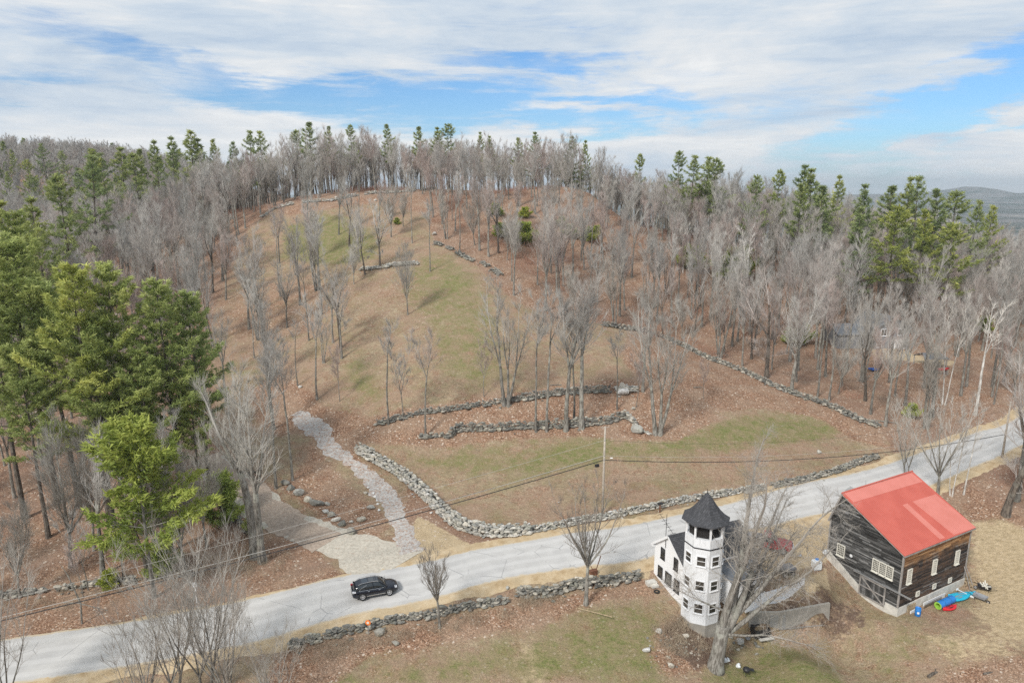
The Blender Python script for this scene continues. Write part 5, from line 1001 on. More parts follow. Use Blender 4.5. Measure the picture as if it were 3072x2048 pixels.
for k in range(3): yy = ya + (yb - ya) * (k + .5) / 3; window(barn, (-.03, yy, (za + zb) / 2 + .06 * 0), (0, -1, 0), (-1, 0, 0), abs(ya - yb) / 3 - .14, 1.3, 4, 6, 'cream_paint', .06, bar=.03)
# sliding door with cross brace, and its track
ya, zt = gabhit(430, 838); yb, _ = gabhit(600, 960); dz0, dz1 = .45, 2.55; yc = (ya + yb) / 2; dw = abs(ya - yb)
mb = MB()
for k in range(int(dw / .2)): mb.cc = rsb.uniform(.2, .8); mb.box((-.12, yc - dw / 2 + .1 + k * .2, (dz0 + dz1) / 2), (.04, .19, dz1 - dz0))
door = mb.build('sliding_door', MATS['barn_boards_silver'], barn); mb = MB(); 
for s in (-1, 1): mb.box((-.17, yc + s * dw / 2, (dz0 + dz1) / 2), (.05, .16, dz1 - dz0 + .14)); mb.box((-.175, yc, (dz0 + dz1) / 2 + s * (dz1 - dz0) / 2), (.045, dw - .1, .15))
mb.beam((-.17, yc + dw / 2, dz1), (-.17, yc - dw / 2, dz0), .05, .14); mb.box((-.172, yc, (dz0 + dz1) / 2), (.04, dw, .12)); mb.build('brace', MATS['weathered_wood'], door)
mb = MB(); mb.box((-.20, 1.9, 2.78), (.16, 6.6, .12)); mb.build('door_track', MATS['galvanised'], barn)
y0, z0 = gabhit(367, 668); mb = MB(); mb.tube([(-.08, y0, z0), (-.2, y0, z0)], [.1, .19], 12); mb.build('lamp', MATS['white_paint'], barn)
# ------------------------------------------------------------------ white tower house
HO, HR = (17.85, 66.86, -1.5), R(23.06); O, ux, vy = frame_of(HO, HR); Lh, Wh, hh, hrr = 8.82, 5.31, 4.64, 6.69
house = thing('house', 'white clapboard house with dark shingled roofs and an octagonal tower', 'house', HO, HR)
def z6(x, y): return (1940 + x / 6.533, 1460 + y / 6.533)
def z5(x, y): return (1940 + x / 5.6, 1660 + y / 5.6)
def z1(x, y): return (1900 + x / 2.247, 1350 + y / 2.247)
mb = MB(); pr = lambda x: [(x, 0, .0), (x, Wh, .0), (x, Wh, hh), (x, Wh / 2, hrr), (x, 0, hh)]; mb.loft([pr(0), pr(Lh)]); mb.build('wall', MATS['white_siding'], house)
mb = MB(); mb.box((Lh / 2, Wh / 2, -.9), (Lh - .12, Wh - .12, 1.8)); mb.build('foundation', MATS['fieldstone'], house)
ov = .32; 
for s in (0, 1):
    y0, y1 = (0, Wh / 2) if s == 0 else (Wh, Wh / 2); d = np.array([0, y1 - y0, hrr - hh]); ln = np.linalg.norm(d); d /= ln; n = np.array([0, -d[2], d[1]]) if s == 0 else np.array([0, d[2], -d[1]]); n = n if n[2] > 0 else -n
    Ee = np.array([0, y0, hh + .10]) - d * .38; Rr_ = np.array([0, y1, hrr + .10]); mb = MB(); slab(mb, [(-ov, *Ee[1:]), (Lh + ov, *Ee[1:]), (Lh + ov, *Rr_[1:]), (-ov, *Rr_[1:])], n, .09); mb.build('roof', MATS['shingles'], house)
    mb = MB(); mb.beam((-ov + .02, Ee[1], Ee[2] - .17), (-ov + .02, Rr_[1], Rr_[2] - .17), .05, .26); mb.beam((-ov * .5, Ee[1] + d[1] * .1, Ee[2] - .16), (-ov * .5, Rr_[1], Rr_[2] - .14), ov, .06)
    mb.box((-ov * .5, Ee[1] + d[1] * .2, Ee[2] - .22), (ov, .5, .16)); mb.beam((-ov, Ee[1], Ee[2] - .12), (Lh + ov, Ee[1], Ee[2] - .12), .05, .2); mb.build('eave_trim', MATS['white_paint'], house)
gh = lambda p: hit(*p, O, vy, K)
for p, w_, h_, c_, r_, lb in [(z6(322, 1300), .62, 1.15, 1, 2, 'black framed upper window near the road side'), (z5(231, 300), .72, 1.15, 1, 2, 'black framed lower window, first from the road side'), (z5(366, 418), 1.0, 1.25, 1, 1, 'wide black framed picture window'), (z5(505, 540), .8, 1.3, 1, 2, 'black framed lower window next to the tower'), (z5(495, 178), .62, 1.25, 1, 2, 'black framed upper window next to the tower')]:
    y0, z0 = gh(p); window(house, (-.01, y0, z0), (0, -1, 0), (-1, 0, 0), w_, h_, c_, r_, 'black_trim', .04, .06, .04, label=lb)
for x_ in (2.0, 4.6, 7.0): window(house, (x_, Wh + .01, 1.5), (1, 0, 0), (0, 1, 0), .8, 1.3, 1, 2, 'black_trim', .04, .06, .04)
# lean-to with smooth roof, right of the tower
mb = MB(); pr = lambda x: [(x, -2.6, 0), (x, 0, 0), (x, 0, 4.0), (x, -2.6, 3.0)]; mb.loft([pr(4.2), pr(8.2)]); mb.build('lean_to', MATS['white_siding'], house)
mb = MB(); d = np.array([0, 3.0, 1.15]); d /= np.linalg.norm(d); slab(mb, [(4.0, -2.95, 2.98), (8.6, -2.95, 2.98), (8.6, .3, 4.22), (4.0, .3, 4.22)], (0, -d[2], d[1]), .1); mb.build('roof', MATS['smooth_roofing'], house)
mb = MB(); mb.box((6.3, -2.63, 1.1), (1.5, .08, 2.2)); mb.build('doorway', MATS['dark_inside'], house)
# tower
TC = np.array([1.4, -1.15]); AP = 1.85; CR_ = AP / math.cos(R(22.5)); oc = lambda r, z, k0=0: [(TC[0] + r * math.cos(R(22.5 + 45 * k)), TC[1] + r * math.sin(R(22.5 + 45 * k)), z) for k in range(8)]
tw = O + ux * TC[0] + vy * TC[1]; fn_ = -112 + 0; fdir = np.array([math.cos(HR - R(135)), math.sin(HR - R(135))]); fp_ = tw[:2] + fdir * AP
def zrow(y, P_=fp_): r = ray(PCX + FP * P_[0] / P_[1], y); return CAMH + r[2] / r[1] * P_[1] - HO[2]
zb, zf1, zp, zo0, zo1, zap = zrow(1917), zrow(1871), zrow(1646), zrow(1619), zrow(1586, tw[:2] + fdir * 2.3) + .1, zrow(1479, tw[:2])
print('TOWER z', zb, zf1, zp, zo0, zo1, zap)
tower = MB(); 
def octo(mb, secs, cap=True): mb.loft([oc(r, z) for r, z in secs], cap)
# local origin shift so cladding seams radiate from the tower axis
def tower_part(name, mat, secs, parent=house):
    mb = MB(); mb.loft([[(x - TC[0], y - TC[1], z) for x, y, z in oc(r, zz)] for r, zz in secs]); o = mb.build(name, MATS[mat], parent); o.location = (TC[0], TC[1], 0); return o
tower_part('tower_foundation', 'concrete', [(CR_ + .02, zb - .8), (CR_ + .02, zf1)])
twr_ = tower_part('tower', 'tower_cladding', [(CR_, zf1), (CR_, zp - .05)]); tower_part('tower_band', 'black_trim', [(CR_ + .05, zp - .05), (CR_ + .05, zp + .06)]); tower_part('parapet', 'tower_cladding', [(CR_, zp + .06), (CR_, zo0)])
tower_part('belvedere_shade', 'dark_inside', [(CR_ * .80, zo0), (CR_ * .80, zo1 + .1)])  # solid near-black core stands in for the shade inside the open belvedere
mb = MB()
for k in range(8):
    a = R(22.5 + 45 * k); mb.box((TC[0] + (CR_ - .1) * math.cos(a), TC[1] + (CR_ - .1) * math.sin(a), (zo0 + zo1) / 2), (.18, .18, zo1 - zo0 + .1), rz=a)
mb.build('belvedere_post', MATS['white_paint'], house)
zo1_ = zo1 + .05; hz_ = zap - zo1_; sp = [(2.46, zo1_ - .06), (2.44, zo1_ + .05), (1.86, zo1_ + hz_ * .16), (1.40, zo1_ + hz_ * .34), (1.0, zo1_ + hz_ * .54), (.58, zo1_ + hz_ * .78), (.22, zap - .1), (.03, zap)]
o = tower_part('tower_roof', 'shingles', sp); mb = MB(); mb.tube([(TC[0], TC[1], zap - .1), (TC[0], TC[1], zap + .5)], [.06, .02], 6); mb.build('finial', MATS['black_trim'], house)
for fa in (-180, -135, -90, -45):
    a = R(fa); nx_, ny_ = math.cos(a), math.sin(a)
    for yrow in (1824, 1756, 1683):
        zc_ = zrow(yrow); c_ = (TC[0] + (AP + .0) * nx_, TC[1] + (AP + .0) * ny_, zc_); window(house, c_, (-ny_, nx_, 0), (nx_, ny_, 0), .80, .98, 1, 2, 'white_paint', .05, .07, .05, name='tower_window')
# antenna on the gable
mb = MB(); yg, zg = gh((1999, 1634)); mb.tube([(-.12, yg, zg - .3), (-.12, yg, zg + 3.6)], .03, 5); q = Vector((-.12, yg, zg + 2.5)); mb.beam(q + Vector((-.0, 1.2, .55)), q + Vector((0, -1.2, -.55)), .03)
for k in range(7): t = -1 + k / 3; r_ = q + Vector((0, 1.2, .55)) * t; mb.beam(r_ + Vector((-.35, 0, 0)), r_ + Vector((.35, 0, 0)), .03)
mb.build('antenna', MATS['black_trim'], house)
# deck with white board panels, steps and the concrete wall beneath
def run(pts): return [ground(*p) for p in pts]
def panel(name, label, cat, pts, h, mat, th=.08, base=0., world=None, posts=True):
    P_ = [Vector(at_z(*p)) for p in pts]; mb = MB(); 
    for a, b_ in zip(P_[:-1], P_[1:]): mb.beam(a + Vector((0, 0, h / 2)), b_ + Vector((0, 0, h / 2)), th, h)
    o = mb.build(name, MATS[mat]); tag(o, label, cat)
    if posts:
        pb = MB(); [pb.box(q + Vector((0, 0, h / 2 + .06)), (.14, .14, h + .12)) for q in P_]; pb.build('post', MATS['white_paint'], o)
    return o
m, nt, b = new_mat('white_boards'); co = nt.coord('Object'); wv = nt.n.new('ShaderNodeTexWave'); wv.bands_direction = 'X'; wv.inputs['Scale'].default_value = 1.6; nt.l.new(co, wv.inputs['Vector']); c = nt.mix(nt.mapr(wv.outputs['Fac'], 0, .2, .25, 0), (.86, .88, .90), (.62, .63, .65)); nt.l.new(c, b.inputs['Base Color'])
panel('board_fence', 'white vertical board fence with a capped end post in the yard right of the house', 'fence', [(2340, 1803, -1.7), (2375, 1790, -1.5), (2408, 1772, -1.2)], 1.6, 'white_boards')
panel('board_fence', 'white board fence on top of the concrete retaining wall', 'fence', [(2236, 1836, -1.95), (2290, 1818, -1.8), (2339, 1804, -1.7)], 1.6, 'white_boards')
mb = MB(); q = [Vector(at_z(*p)) for p in [(2238, 1800, -.9), (2338, 1768, -.9), (2332, 1700, -.9), (2262, 1706, -.9)]]; slab(mb, [tuple(v) for v in q], (0, 0, 1), .2); deck = mb.build('deck', MATS['white_paint']); tag(deck, 'white board deck between the house lean-to and the retaining wall', 'deck')
# outside stair with white side boards, running down along the lean-to
st_a = Vector(at_z(2262, 1722, .9)); st_b = Vector(at_z(2172, 1838, -3.3)); stair = thing('outdoor_stair', 'long outdoor stair with white side boards descending behind the giant maple', 'stair', st_b)
dv = st_a - st_b; pn = Vector((-dv.y, dv.x, 0)).normalized()
for s in (-.0, 1.2): mb = MB(); mb.beam(pn * -s + Vector((0, 0, .15)), dv + pn * -s + Vector((0, 0, .15)), .06, .85); mb.build('side_board', MATS['white_boards'], stair)
mb = MB(); n_ = 18
for k in range(n_): c0 = dv * ((k + .5) / n_) - pn * .6; mb.box(c0, (.34, 1.12, .05), rz=math.atan2(dv.y, dv.x))
mb.build('tread', MATS['white_boards'], stair)
P_ = [Vector(at_z(2244, 1886, -3.9)), Vector(at_z(2336, 1886, -3.9)), Vector(at_z(2484, 1858, -3.7))]; mb = MB()
for a, b_ in zip(P_[:-1], P_[1:]): mb.beam(a + Vector((0, 0, .60)), b_ + Vector((0, 0, .60)), .28, 2.9)
tag(mb.build('retaining_wall', MATS['concrete']), 'stained grey concrete retaining wall below the yard', 'retaining wall')
mb = MB(); a = Vector(at_z(2304, 1884, -3.9)); b_ = Vector(at_z(2350, 1880, -3.9)); mb.beam(a + Vector((0, -.35, .85)), b_ + Vector((0, -.35, .85)), .05, 1.7); tag(mb.build('metal_sheet', MATS['galvanised']), 'blue-grey metal sheet standing against the concrete wall', 'metal sheet')
# ------------------------------------------------------------------ grey house and shelter in the right-hand woods
g = ground(2680, 1048); HO2 = (g.x - 4.2, g.y, g.z - .2); h2 = thing('house', 'grey two-storey house with white framed windows half hidden in the woods', 'house', HO2, R(8))
mb = MB(); pr = lambda y: [(0, y, 0), (8, y, 0), (8, y, 4.9), (4, y, 7.2), (0, y, 4.9)]; mb.loft([pr(0), pr(9)]); mb.build('wall', MATS['grey_siding'], h2)
mb = MB()
for s in (0, 1): x0, x1 = (-.4, 4) if s == 0 else (8.4, 4); slab(mb, [(x0, -.4, 4.75), (x1, -.4, 7.3), (x1, 9.4, 7.3), (x0, 9.4, 4.75)], (0, 0, 1), .14)
mb.build('roof', MATS['smooth_roofing'], h2); mb = MB(); pr = lambda x: [(x, 1, 0), (x, 7, 0), (x, 7, 3.6), (x, 4, 5.2), (x, 1, 3.6)]; mb.loft([pr(-8), pr(0)]); mb.build('wing', MATS['grey_siding'], h2)
mb = MB(); slab(mb, [(-8.4, .6, 3.5), (0, .6, 3.5), (0, 4, 5.35), (-8.4, 4, 5.35)], (0, 0, 1), .12); slab(mb, [(-8.4, 4, 5.35), (0, 4, 5.35), (0, 7.4, 3.5), (-8.4, 7.4, 3.5)], (0, 0, 1), .12); mb.build('wing_roof', MATS['smooth_roofing'], h2)
window(h2, (2.2, -.01, 3.9), (1, 0, 0), (0, -1, 0), 1.9, 1.3, 3, 1, 'white_paint', .05, .13, .08); window(h2, (5.9, -.01, 3.9), (1, 0, 0), (0, -1, 0), 1.3, 1.3, 2, 1, 'white_paint', .05, .13, .08); window(h2, (1.0, -.01, 1.35), (1, 0, 0), (0, -1, 0), 1.0, 1.2, 2, 2, 'white_paint', .05, .12, .08)
mb = MB(); mb.box((5.9, -.03, 1.15), (2.5, .06, 2.3)); d_ = mb.build('garage_door', MATS['white_paint'], h2)
g = ground(2788, 1100); sh = thing('shelter', 'open shelter with a dark pitched roof in the woods beside the sandy drive', 'shelter', g, R(5)); mb = MB(); slab(mb, [(-2.6, -2, 2.1), (2.6, -2, 2.1), (1.9, 0, 3.0), (-1.9, 0, 3.0)], (0, 0, 1), .1); slab(mb, [(-1.9, 0, 3.0), (1.9, 0, 3.0), (2.6, 2, 2.1), (-2.6, 2, 2.1)], (0, 0, 1), .1); mb.build('roof', MATS['smooth_roofing'], sh)
for x_ in (-2.3, 2.3):
    for y_ in (-1.7, 1.7): mb = MB(); mb.box((x_, y_, 1), (.14, .14, 2.3)); mb.build('post', MATS['weathered_wood'], sh)
simple('red_paint', (.55, .03, .03), .35, var=.1); simple('blue_plastic', (.02, .10, .40), .4); simple('turquoise_plastic', (.01, .42, .62), .4, var=.15); simple('red_plastic', (.62, .02, .03), .35, var=.15); simple('green_foam', (.30, .55, .06), .7); simple('azure_foam', (.02, .20, .58), .5); simple('white_plastic', (.75, .78, .80), .4, var=.06); simple('grey_plastic', (.28, .29, .31), .5); simple('tarp_grey', (.20, .20, .21), .7, var=.3, scale=2); simple('firewood', (.40, .31, .20), .9, var=.4, scale=6)
g = ground(2800, 1112); cn = thing('canoe', 'red canoe resting on the rack beside the dark-roofed shelter', 'canoe', g + Vector((0, -2.4, .7)), R(12))
def hull(L, W_, H_, n=14, open_=True, flat=1.):
    mb = MB(); rings = []
    for k in range(n + 1):
        t = k / n * 2 - 1; w_ = W_ / 2 * max(.02, (1 - abs(t) ** 2.4)) ; zt = H_ * (1 + .35 * abs(t) ** 3); r_ = []
        for q in range(9): a = math.pi * (q / 8); r_.append((t * L / 2, -math.cos(a) * w_, zt * (1 - math.sin(a) ** .7 * (1 - .35 * abs(t) ** 4))))
        for q in range(7, 0, -1): a = math.pi * (q / 8); r_.append((t * L / 2, -math.cos(a) * w_ * .9, (zt * (1 - .55 * math.sin(a) ** .7) if open_ else zt * (1 + .25 * math.sin(a)))))
        rings.append(r_)
    mb.loft(rings); return mb
hull(3.8, .85, .4).build('hull', MATS['red_paint'], cn, True); mb = MB(); [mb.box((x_, 0, .38), (.18, .7, .03)) for x_ in (-.9, .9)]; mb.build('seat', MATS['weathered_wood'], cn)
mb = MB(); [mb.box((x_, 0, -.35), (.1, 1.0, .7)) for x_ in (-1.2, 1.2)]; mb.build('rack', MATS['weathered_wood'], cn)
g = ground(2620, 1112); mb = MB(); rs_ = np.random.RandomState(5)
for _ in range(16): stone(mb, rs_, (rs_.randn() * .8, rs_.randn() * .3, .25 + rs_.rand() * .2), (.45, .3, .2))
o = mb.build('tarp_pile', MATS['blue_plastic']); o.location = g; tag(o, 'crumpled blue tarp on the ground below the grey house', 'tarp')
# ------------------------------------------------------------------ cars
simple('car_black', (.006, .009, .018), .22, .0, var=.05, spec=.4, coat=.45); simple('car_glass', (.015, .022, .028), .05, spec=.9); simple('chrome', (.75, .76, .78), .2, 1., var=.03); simple('alloy', (.55, .56, .58), .35, .7, var=.05); simple('headlight', (.70, .72, .76), .1, spec=.8); simple('taillight', (.35, .02, .02), .2); simple('faded_red', (.30, .035, .04), .35, var=.3, scale=1.5); simple('roof_glass', (.03, .04, .05), .04, spec=1.)
def wheel(parent, x, y, r, side, wd=.23):
    mb = MB(); n = 22
    prof_ = [(r * .62, -wd / 2), (r * .93, -wd / 2), (r, -wd * .3), (r, wd * .3), (r * .93, wd / 2), (r * .62, wd / 2)]
    ids = [[mb.V((x + a * math.cos(6.2832 * k / n), y + b_, r + a * math.sin(6.2832 * k / n))) for k in range(n)] for a, b_ in prof_]
    for i in range(len(prof_)):
        j = (i + 1) % len(prof_)
        for k in range(n): mb.F(ids[i][k], ids[i][(k + 1) % n], ids[j][(k + 1) % n], ids[j][k])
    t = mb.build('wheel', MATS['black_rubber'], parent, True); mb = MB(); yo = y + side * wd * .42
    mb.tube([(x, y - side * .02, r), (x, y + side * .02, r)], r * .6, 20)
    for k in range(5):
        a = 6.2832 * k / 5 + .3; d = Vector((math.cos(a), 0, math.sin(a))); mb.beam(Vector((x, yo, r)) + d * .02, Vector((x, yo, r)) + d * r * .62, .03, .11)
        for s in (-.22, .22): d2 = Vector((math.cos(a + s), 0, math.sin(a + s))); mb.beam(Vector((x, yo, r)) + d * r * .3, Vector((x, yo, r)) + d2 * r * .62, .03, .05)
    m_ = 24; rg = [Vector((x + r * .63 * math.cos(6.2832 * k / m_), yo, r + r * .63 * math.sin(6.2832 * k / m_))) for k in range(m_ + 1)]; mb.tube(rg, .03, 5, cap=False); mb.tube([(x, yo - .02, r), (x, yo + .02, r)], .08, 10); mb.build('rim', MATS['alloy'], t)
def car():
    a = ground(894.5 * 1.3061, 1368 * 1.3061); b_ = ground(833.5 * 1.3061, 1380 * 1.3061); hd = (a - b_); rz = math.atan2(hd.y, hd.x); ln = Vector((-math.sin(rz), math.cos(rz), 0)); mid = (a + b_) / 2 + ln * .80; z = float(hz(mid.x, mid.y)) + .06
    root = thing('parked_car', 'black suv with chrome roof rails driving on the grey road', 'car', (mid.x, mid.y, z), rz)
    # body: side outline stations x, half width, belt height, sill height, shoulder
    st_ = [(-2.38, .62, .82, .52), (-2.32, .80, .98, .36), (-2.1, .89, 1.04, .28), (-1.7, .935, 1.05, .25), (-1.0, .94, 1.03, .24), (0, .94, 1.0, .24), (.8, .94, .98, .24), (1.2, .935, .97, .24), (1.7, .91, .93, .25), (2.05, .85, .86, .28), (2.28, .72, .76, .34), (2.38, .5, .66, .45)]
    mb = MB(); rings = []
    for x, w_, zt, zs in st_: rings.append([(x, -w_ * .93, zs), (x, -w_, zs + .18), (x, -w_, zt - .22), (x, -w_ * .965, zt - .05), (x, -w_ * .86, zt + .0), (x, -w_ * .4, zt + .045), (x, w_ * .4, zt + .045), (x, w_ * .86, zt), (x, w_ * .965, zt - .05), (x, w_, zt - .22), (x, w_, zs + .18), (x, w_ * .93, zs)])
    mb.loft(rings); body = mb.build('body', MATS['car_black'], root, True)
    gs = [(-2.22, .70, 1.10, .95), (-1.95, .66, 1.42, .99), (-1.5, .63, 1.60, 1.0), (-.6, .62, 1.67, .985), (.1, .61, 1.655, .97), (.45, .60, 1.56, .965), (.85, .66, 1.28, .955), (1.18, .74, .99, .95)]
    mb = MB(); rings = []
    for x, w_, zt, zb_ in gs: wb = .86; rings.append([(x, -wb, zb_), (x, -(wb * .55 + w_ * .45), zb_ + (zt - zb_) * .55), (x, -w_, zt - .05), (x, -w_ * .8, zt), (x, 0, zt + .02), (x, w_ * .8, zt), (x, w_, zt - .05), (x, (wb * .55 + w_ * .45), zb_ + (zt - zb_) * .55), (x, wb, zb_)])
    mb.loft(rings); mb.build('window', MATS['car_glass'], root, True)
    mb = MB()                                                     # roof skin, pillars
    slab(mb, [(-2.02, -.58, 1.455), (.42, -.56, 1.62), (.42, .56, 1.62), (-2.02, .58, 1.455)], (0, 0, 1), .02) if False else None
    rr_ = [(-2.12, 1.33), (-1.95, 1.46), (-1.5, 1.635), (-.6, 1.70), (.1, 1.685), (.42, 1.60)]
    for (x0, z0), (x1, z1_) in zip(rr_[:-1], rr_[1:]):
        mb.poly([(x0, -.60, z0 - .04), (x1, -.60, z1_ - .04), (x1, -.5, z1_), (x0, -.5, z0)]); mb.poly([(x0, -.5, z0), (x1, -.5, z1_), (x1, .5, z1_), (x0, .5, z0)]); mb.poly([(x0, .5, z0), (x1, .5, z1_), (x1, .60, z1_ - .04), (x0, .60, z0 - .04)])
    for s in (-1, 1):
        mb.beam((.45, s * .62, 1.58), (1.22, s * .80, 1.0), .06, .05); mb.beam((-2.12, s * .66, 1.36), (-1.62, s * .85, 1.02), .07, .12); mb.beam((-.28, s * .69, 1.60), (-.22, s * .87, 1.0), .05, .08); mb.beam((-1.95, s * .64, 1.45), (.45, s * .61, 1.61), .03, .05) if False else None
    mb.build('roof', MATS['car_black'], root)
    for x0, x1 in ((-1.35, -.75), (-.65, -.1), (-.02, .3)): mb = MB(); zz = lambda x: float(np.interp(x, [q[0] for q in rr_], [q[1] for q in rr_])) + .012; mb.poly([(x0, -.42, zz(x0)), (x1, -.42, zz(x1)), (x1, .42, zz(x1)), (x0, .42, zz(x0))]); mb.build('sunroof', MATS['roof_glass'], root)
    for s in (-1, 1):
        mb = MB(); mb.tube([(-1.75, s * .60, 1.56), (-1.4, s * .62, 1.70), (-.6, s * .62, 1.755), (.1, s * .61, 1.73), (.32, s * .59, 1.66)], .026, 6); mb.build('roof_rail', MATS['chrome'], root)
        mb = MB(); mb.tube([(-1.72, s * .90, 1.06), (-1.0, s * .905, 1.045), (0, s * .90, 1.02), (1.0, s * .88, 1.0)], .014, 5); mb.tube([(-1.72, s * .90, 1.06), (-1.45, s * .80, 1.28), (-.9, s * .72, 1.5)], .012, 5); mb.build('window_trim', MATS['chrome'], root)
        mb = MB(); mb.beam((-.95, s * .95, .40), (.95, s * .95, .40), .03, .05); mb.build('sill_trim', MATS['chrome'], root)
        mb = MB(); mb.loft([[(1.95, s * .62, .80), (1.95, s * .90, .76), (1.95, s * .89, .86), (1.95, s * .66, .90)], [(2.24, s * .52, .72), (2.22, s * .78, .66), (2.2, s * .79, .76), (2.2, s * .55, .83)]]); mb.build('headlight', MATS['headlight'], root)
        mb = MB(); mb.box((-2.2, s * .80, .98), (.34, .16, .16)); mb.build('taillight', MATS['headlight' if s < 0 else 'taillight'], root)
        mb = MB(); mb.loft([[(.82, s * .90, 1.02), (.82, s * 1.10, 1.03), (.82, s * 1.10, 1.17), (.82, s * .92, 1.17)], [(.98, s * .91, 1.03), (.96, s * 1.06, 1.05), (.96, s * 1.06, 1.14), (.98, s * .92, 1.15)]]); mb.build('mirror', MATS['car_black'], root)
        for x_ in (-.75, .35): mb = MB(); mb.tube([(x_ - .1, s * .955, .90), (x_ + .1, s * .955, .90)], .018, 5); mb.build('door_handle', MATS['chrome'], root)
        for x_ in (-1.37, 1.37):                                   # wheel arches
            mb = MB(); mb.tube([(x_ + .40 * math.cos(t), s * .925, .37 + .40 * math.sin(t)) for t in np.linspace(-.2, 3.34, 12)], .035, 5); mb.tube([(x_, s * .80, .37), (x_, s * .946, .37)], .40, 20); mb.build('wheel_arch', MATS['black_rubber'], root); wheel(root, x_, s * .86, .37, s)
    mb = MB(); mb.box((2.30, 0, .58), (.14, .9, .24)); mb.build('grille', MATS['black_trim'], root); mb = MB(); mb.box((-2.36, 0, .66), (.04, .5, .13)); mb.build('licence_plate', MATS['white_paint'], root)
car()
def pickup():
    a = ground(2250, 1622); b_ = ground(2352, 1664); hd = b_ - a; rz = math.atan2(hd.y, hd.x); p = a.lerp(b_, .52); p.z = float(hz(p.x, p.y)); root = thing('pickup_truck', 'red pickup truck parked between the white house and the barn', 'pickup truck', p, rz)
    mb = MB(); mb.loft([[(x, -w_, .45), (x, -w_, zt - .1), (x, -w_ * .9, zt), (x, w_ * .9, zt), (x, w_, zt - .1), (x, w_, .45)] for x, w_, zt in [(.9, .92, 1.12), (1.6, .92, 1.10), (2.3, .90, 1.03), (2.55, .84, .95)]]); mb.build('hood', MATS['faded_red'], root)
    mb = MB(); mb.loft([[(x, -.93, .45), (x, -.93, 1.12), (x, .93, 1.12), (x, .93, .45)] for x in (-.55, .9)]); mb.loft([[(x, -w_, 1.12), (x, -w_ * .9, z_), (x, w_ * .9, z_), (x, w_, 1.12)] for x, w_, z_ in [(-.55, .9, 1.72), (-.3, .86, 1.80), (.25, .84, 1.80), (.95, .9, 1.14)]]); mb.build('cab', MATS['faded_red'], root)
    mb = MB(); slab(mb, [(.93, -.76, 1.20), (.93, .76, 1.20), (.33, .68, 1.79), (.33, -.68, 1.79)], (.7, 0, .7), .02); mb.build('windshield', MATS['roof_glass'], root)
    for s in (-1, 1): mb = MB(); mb.poly([(-.4, s * .905, 1.18), (.7, s * .91, 1.18), (.25, s * .80, 1.7), (-.35, s * .80, 1.7)]); mb.build('side_window', MATS['car_glass'], root)
    mb = MB(); mb.box((-1.6, 0, .62), (2.0, 1.8, .1))
    for s in (-1, 1): mb.box((-1.6, s * .9, .95), (2.0, .07, .62))
    mb.box((-2.6, 0, .95), (.07, 1.8, .62)); mb.build('bed', MATS['weathered_wood'], root); mb = MB(); mb.box((-1.6, 0, 1.05), (1.7, 1.4, .5)); mb.build('bed_cover', MATS['tarp_grey'], root)
    mb = MB(); mb.box((2.58, 0, .75), (.08, 1.4, .28)); mb.build('grille', MATS['black_trim'], root); mb = MB(); mb.box((2.66, 0, .5), (.14, 1.8, .16)); mb.build('bumper', MATS['chrome'], root)
    for s in (-1, 1): mb = MB(); mb.box((2.6, s * .72, .78), (.08, .28, .22)); mb.build('headlight', MATS['headlight'], root); [wheel(root, x_, s * .82, .38, s) for x_ in (-1.6, 1.7)]
pickup()
# ------------------------------------------------------------------ utility poles and wires
P1 = ground(1807, 1548); P1.z = float(hz(P1.x, P1.y))
def zrow_at(P_, y): r = ray(PCX + FP * P_.x / P_.y, y); return CAMH + r[2] / r[1] * P_.y
zt = zrow_at(P1, 1279); pole = thing('utility_pole', 'bare wooden utility pole at the stone wall with wires on both sides', 'utility pole', P1)
hp = zt - P1.z; mb = MB(); mb.tube([(0, 0, -.3), (0, 0, hp * .5), (.03, 0, hp)], [.17, .14, .11], 10); mb.build('post', MATS['pole_wood'], pole, True)
z_hi = zrow_at(P1, 1320) - P1.z; z_lo = zrow_at(P1, 1379) - P1.z; z_mid = zrow_at(P1, 1366) - P1.z
mb = MB(); mb.beam((-.55, -.05, hp - .1), (.55, .05, hp - .1), .06); mb.build('crossarm', MATS['pole_wood'], pole)
mb = MB(); mb.box((-.9, -.45, z_lo - .55), (.5, .28, .32), rz=.5); mb.build('splice_box', MATS['black_trim'], pole); mb = MB(); mb.tube([(.75, 0, z_lo + .25), (1.05, 0, z_lo + .25)], .07, 8); mb.build('insulator', MATS['white_paint'], pole)
mb = MB(); [mb.tube([(0, -.16, z_), (0, .16, z_)], .06, 8) for z_ in (z_hi, z_lo, z_mid)]; mb.build('bracket', MATS['galvanised'], pole)
PL = Vector(at_z(-420, 1890, 7.2)); P3 = ground(3006, 1372); zt3 = zrow_at(P3, 1204); pole2 = thing('utility_pole', 'wooden utility pole at the right edge beside the bend of the road', 'utility pole', P3); mb = MB(); mb.tube([(0, 0, -.3), (0, 0, zt3 - P3.z)], [.16, .11], 8); mb.build('post', MATS['pole_wood'], pole2, True)
mb = MB(); mb.beam((-.5, 0, zt3 - P3.z - .5), (.5, 0, zt3 - P3.z - .5), .06); mb.build('crossarm', MATS['pole_wood'], pole2)
def sag(a, b_, s, n=36): return [a.lerp(b_, k / n) + Vector((0, 0, -s * 4 * (k / n) * (1 - k / n))) for k in range(n + 1)]
def wire(label, a, b_, s, r, mat, grp='wires along the road'): mb = MB(); mb.tube(sag(a, b_, s), r, 5); tag(mb.build('overhead_wire', MATS[mat]), label, 'wire', grp)
top = lambda z_: P1 + Vector((0, 0, z_))
def left_end(y0, zf_):                                       # the point of the left span that passes photo point (0, y0)
    a = Vector(at_z(0, y0, zf_)); return a
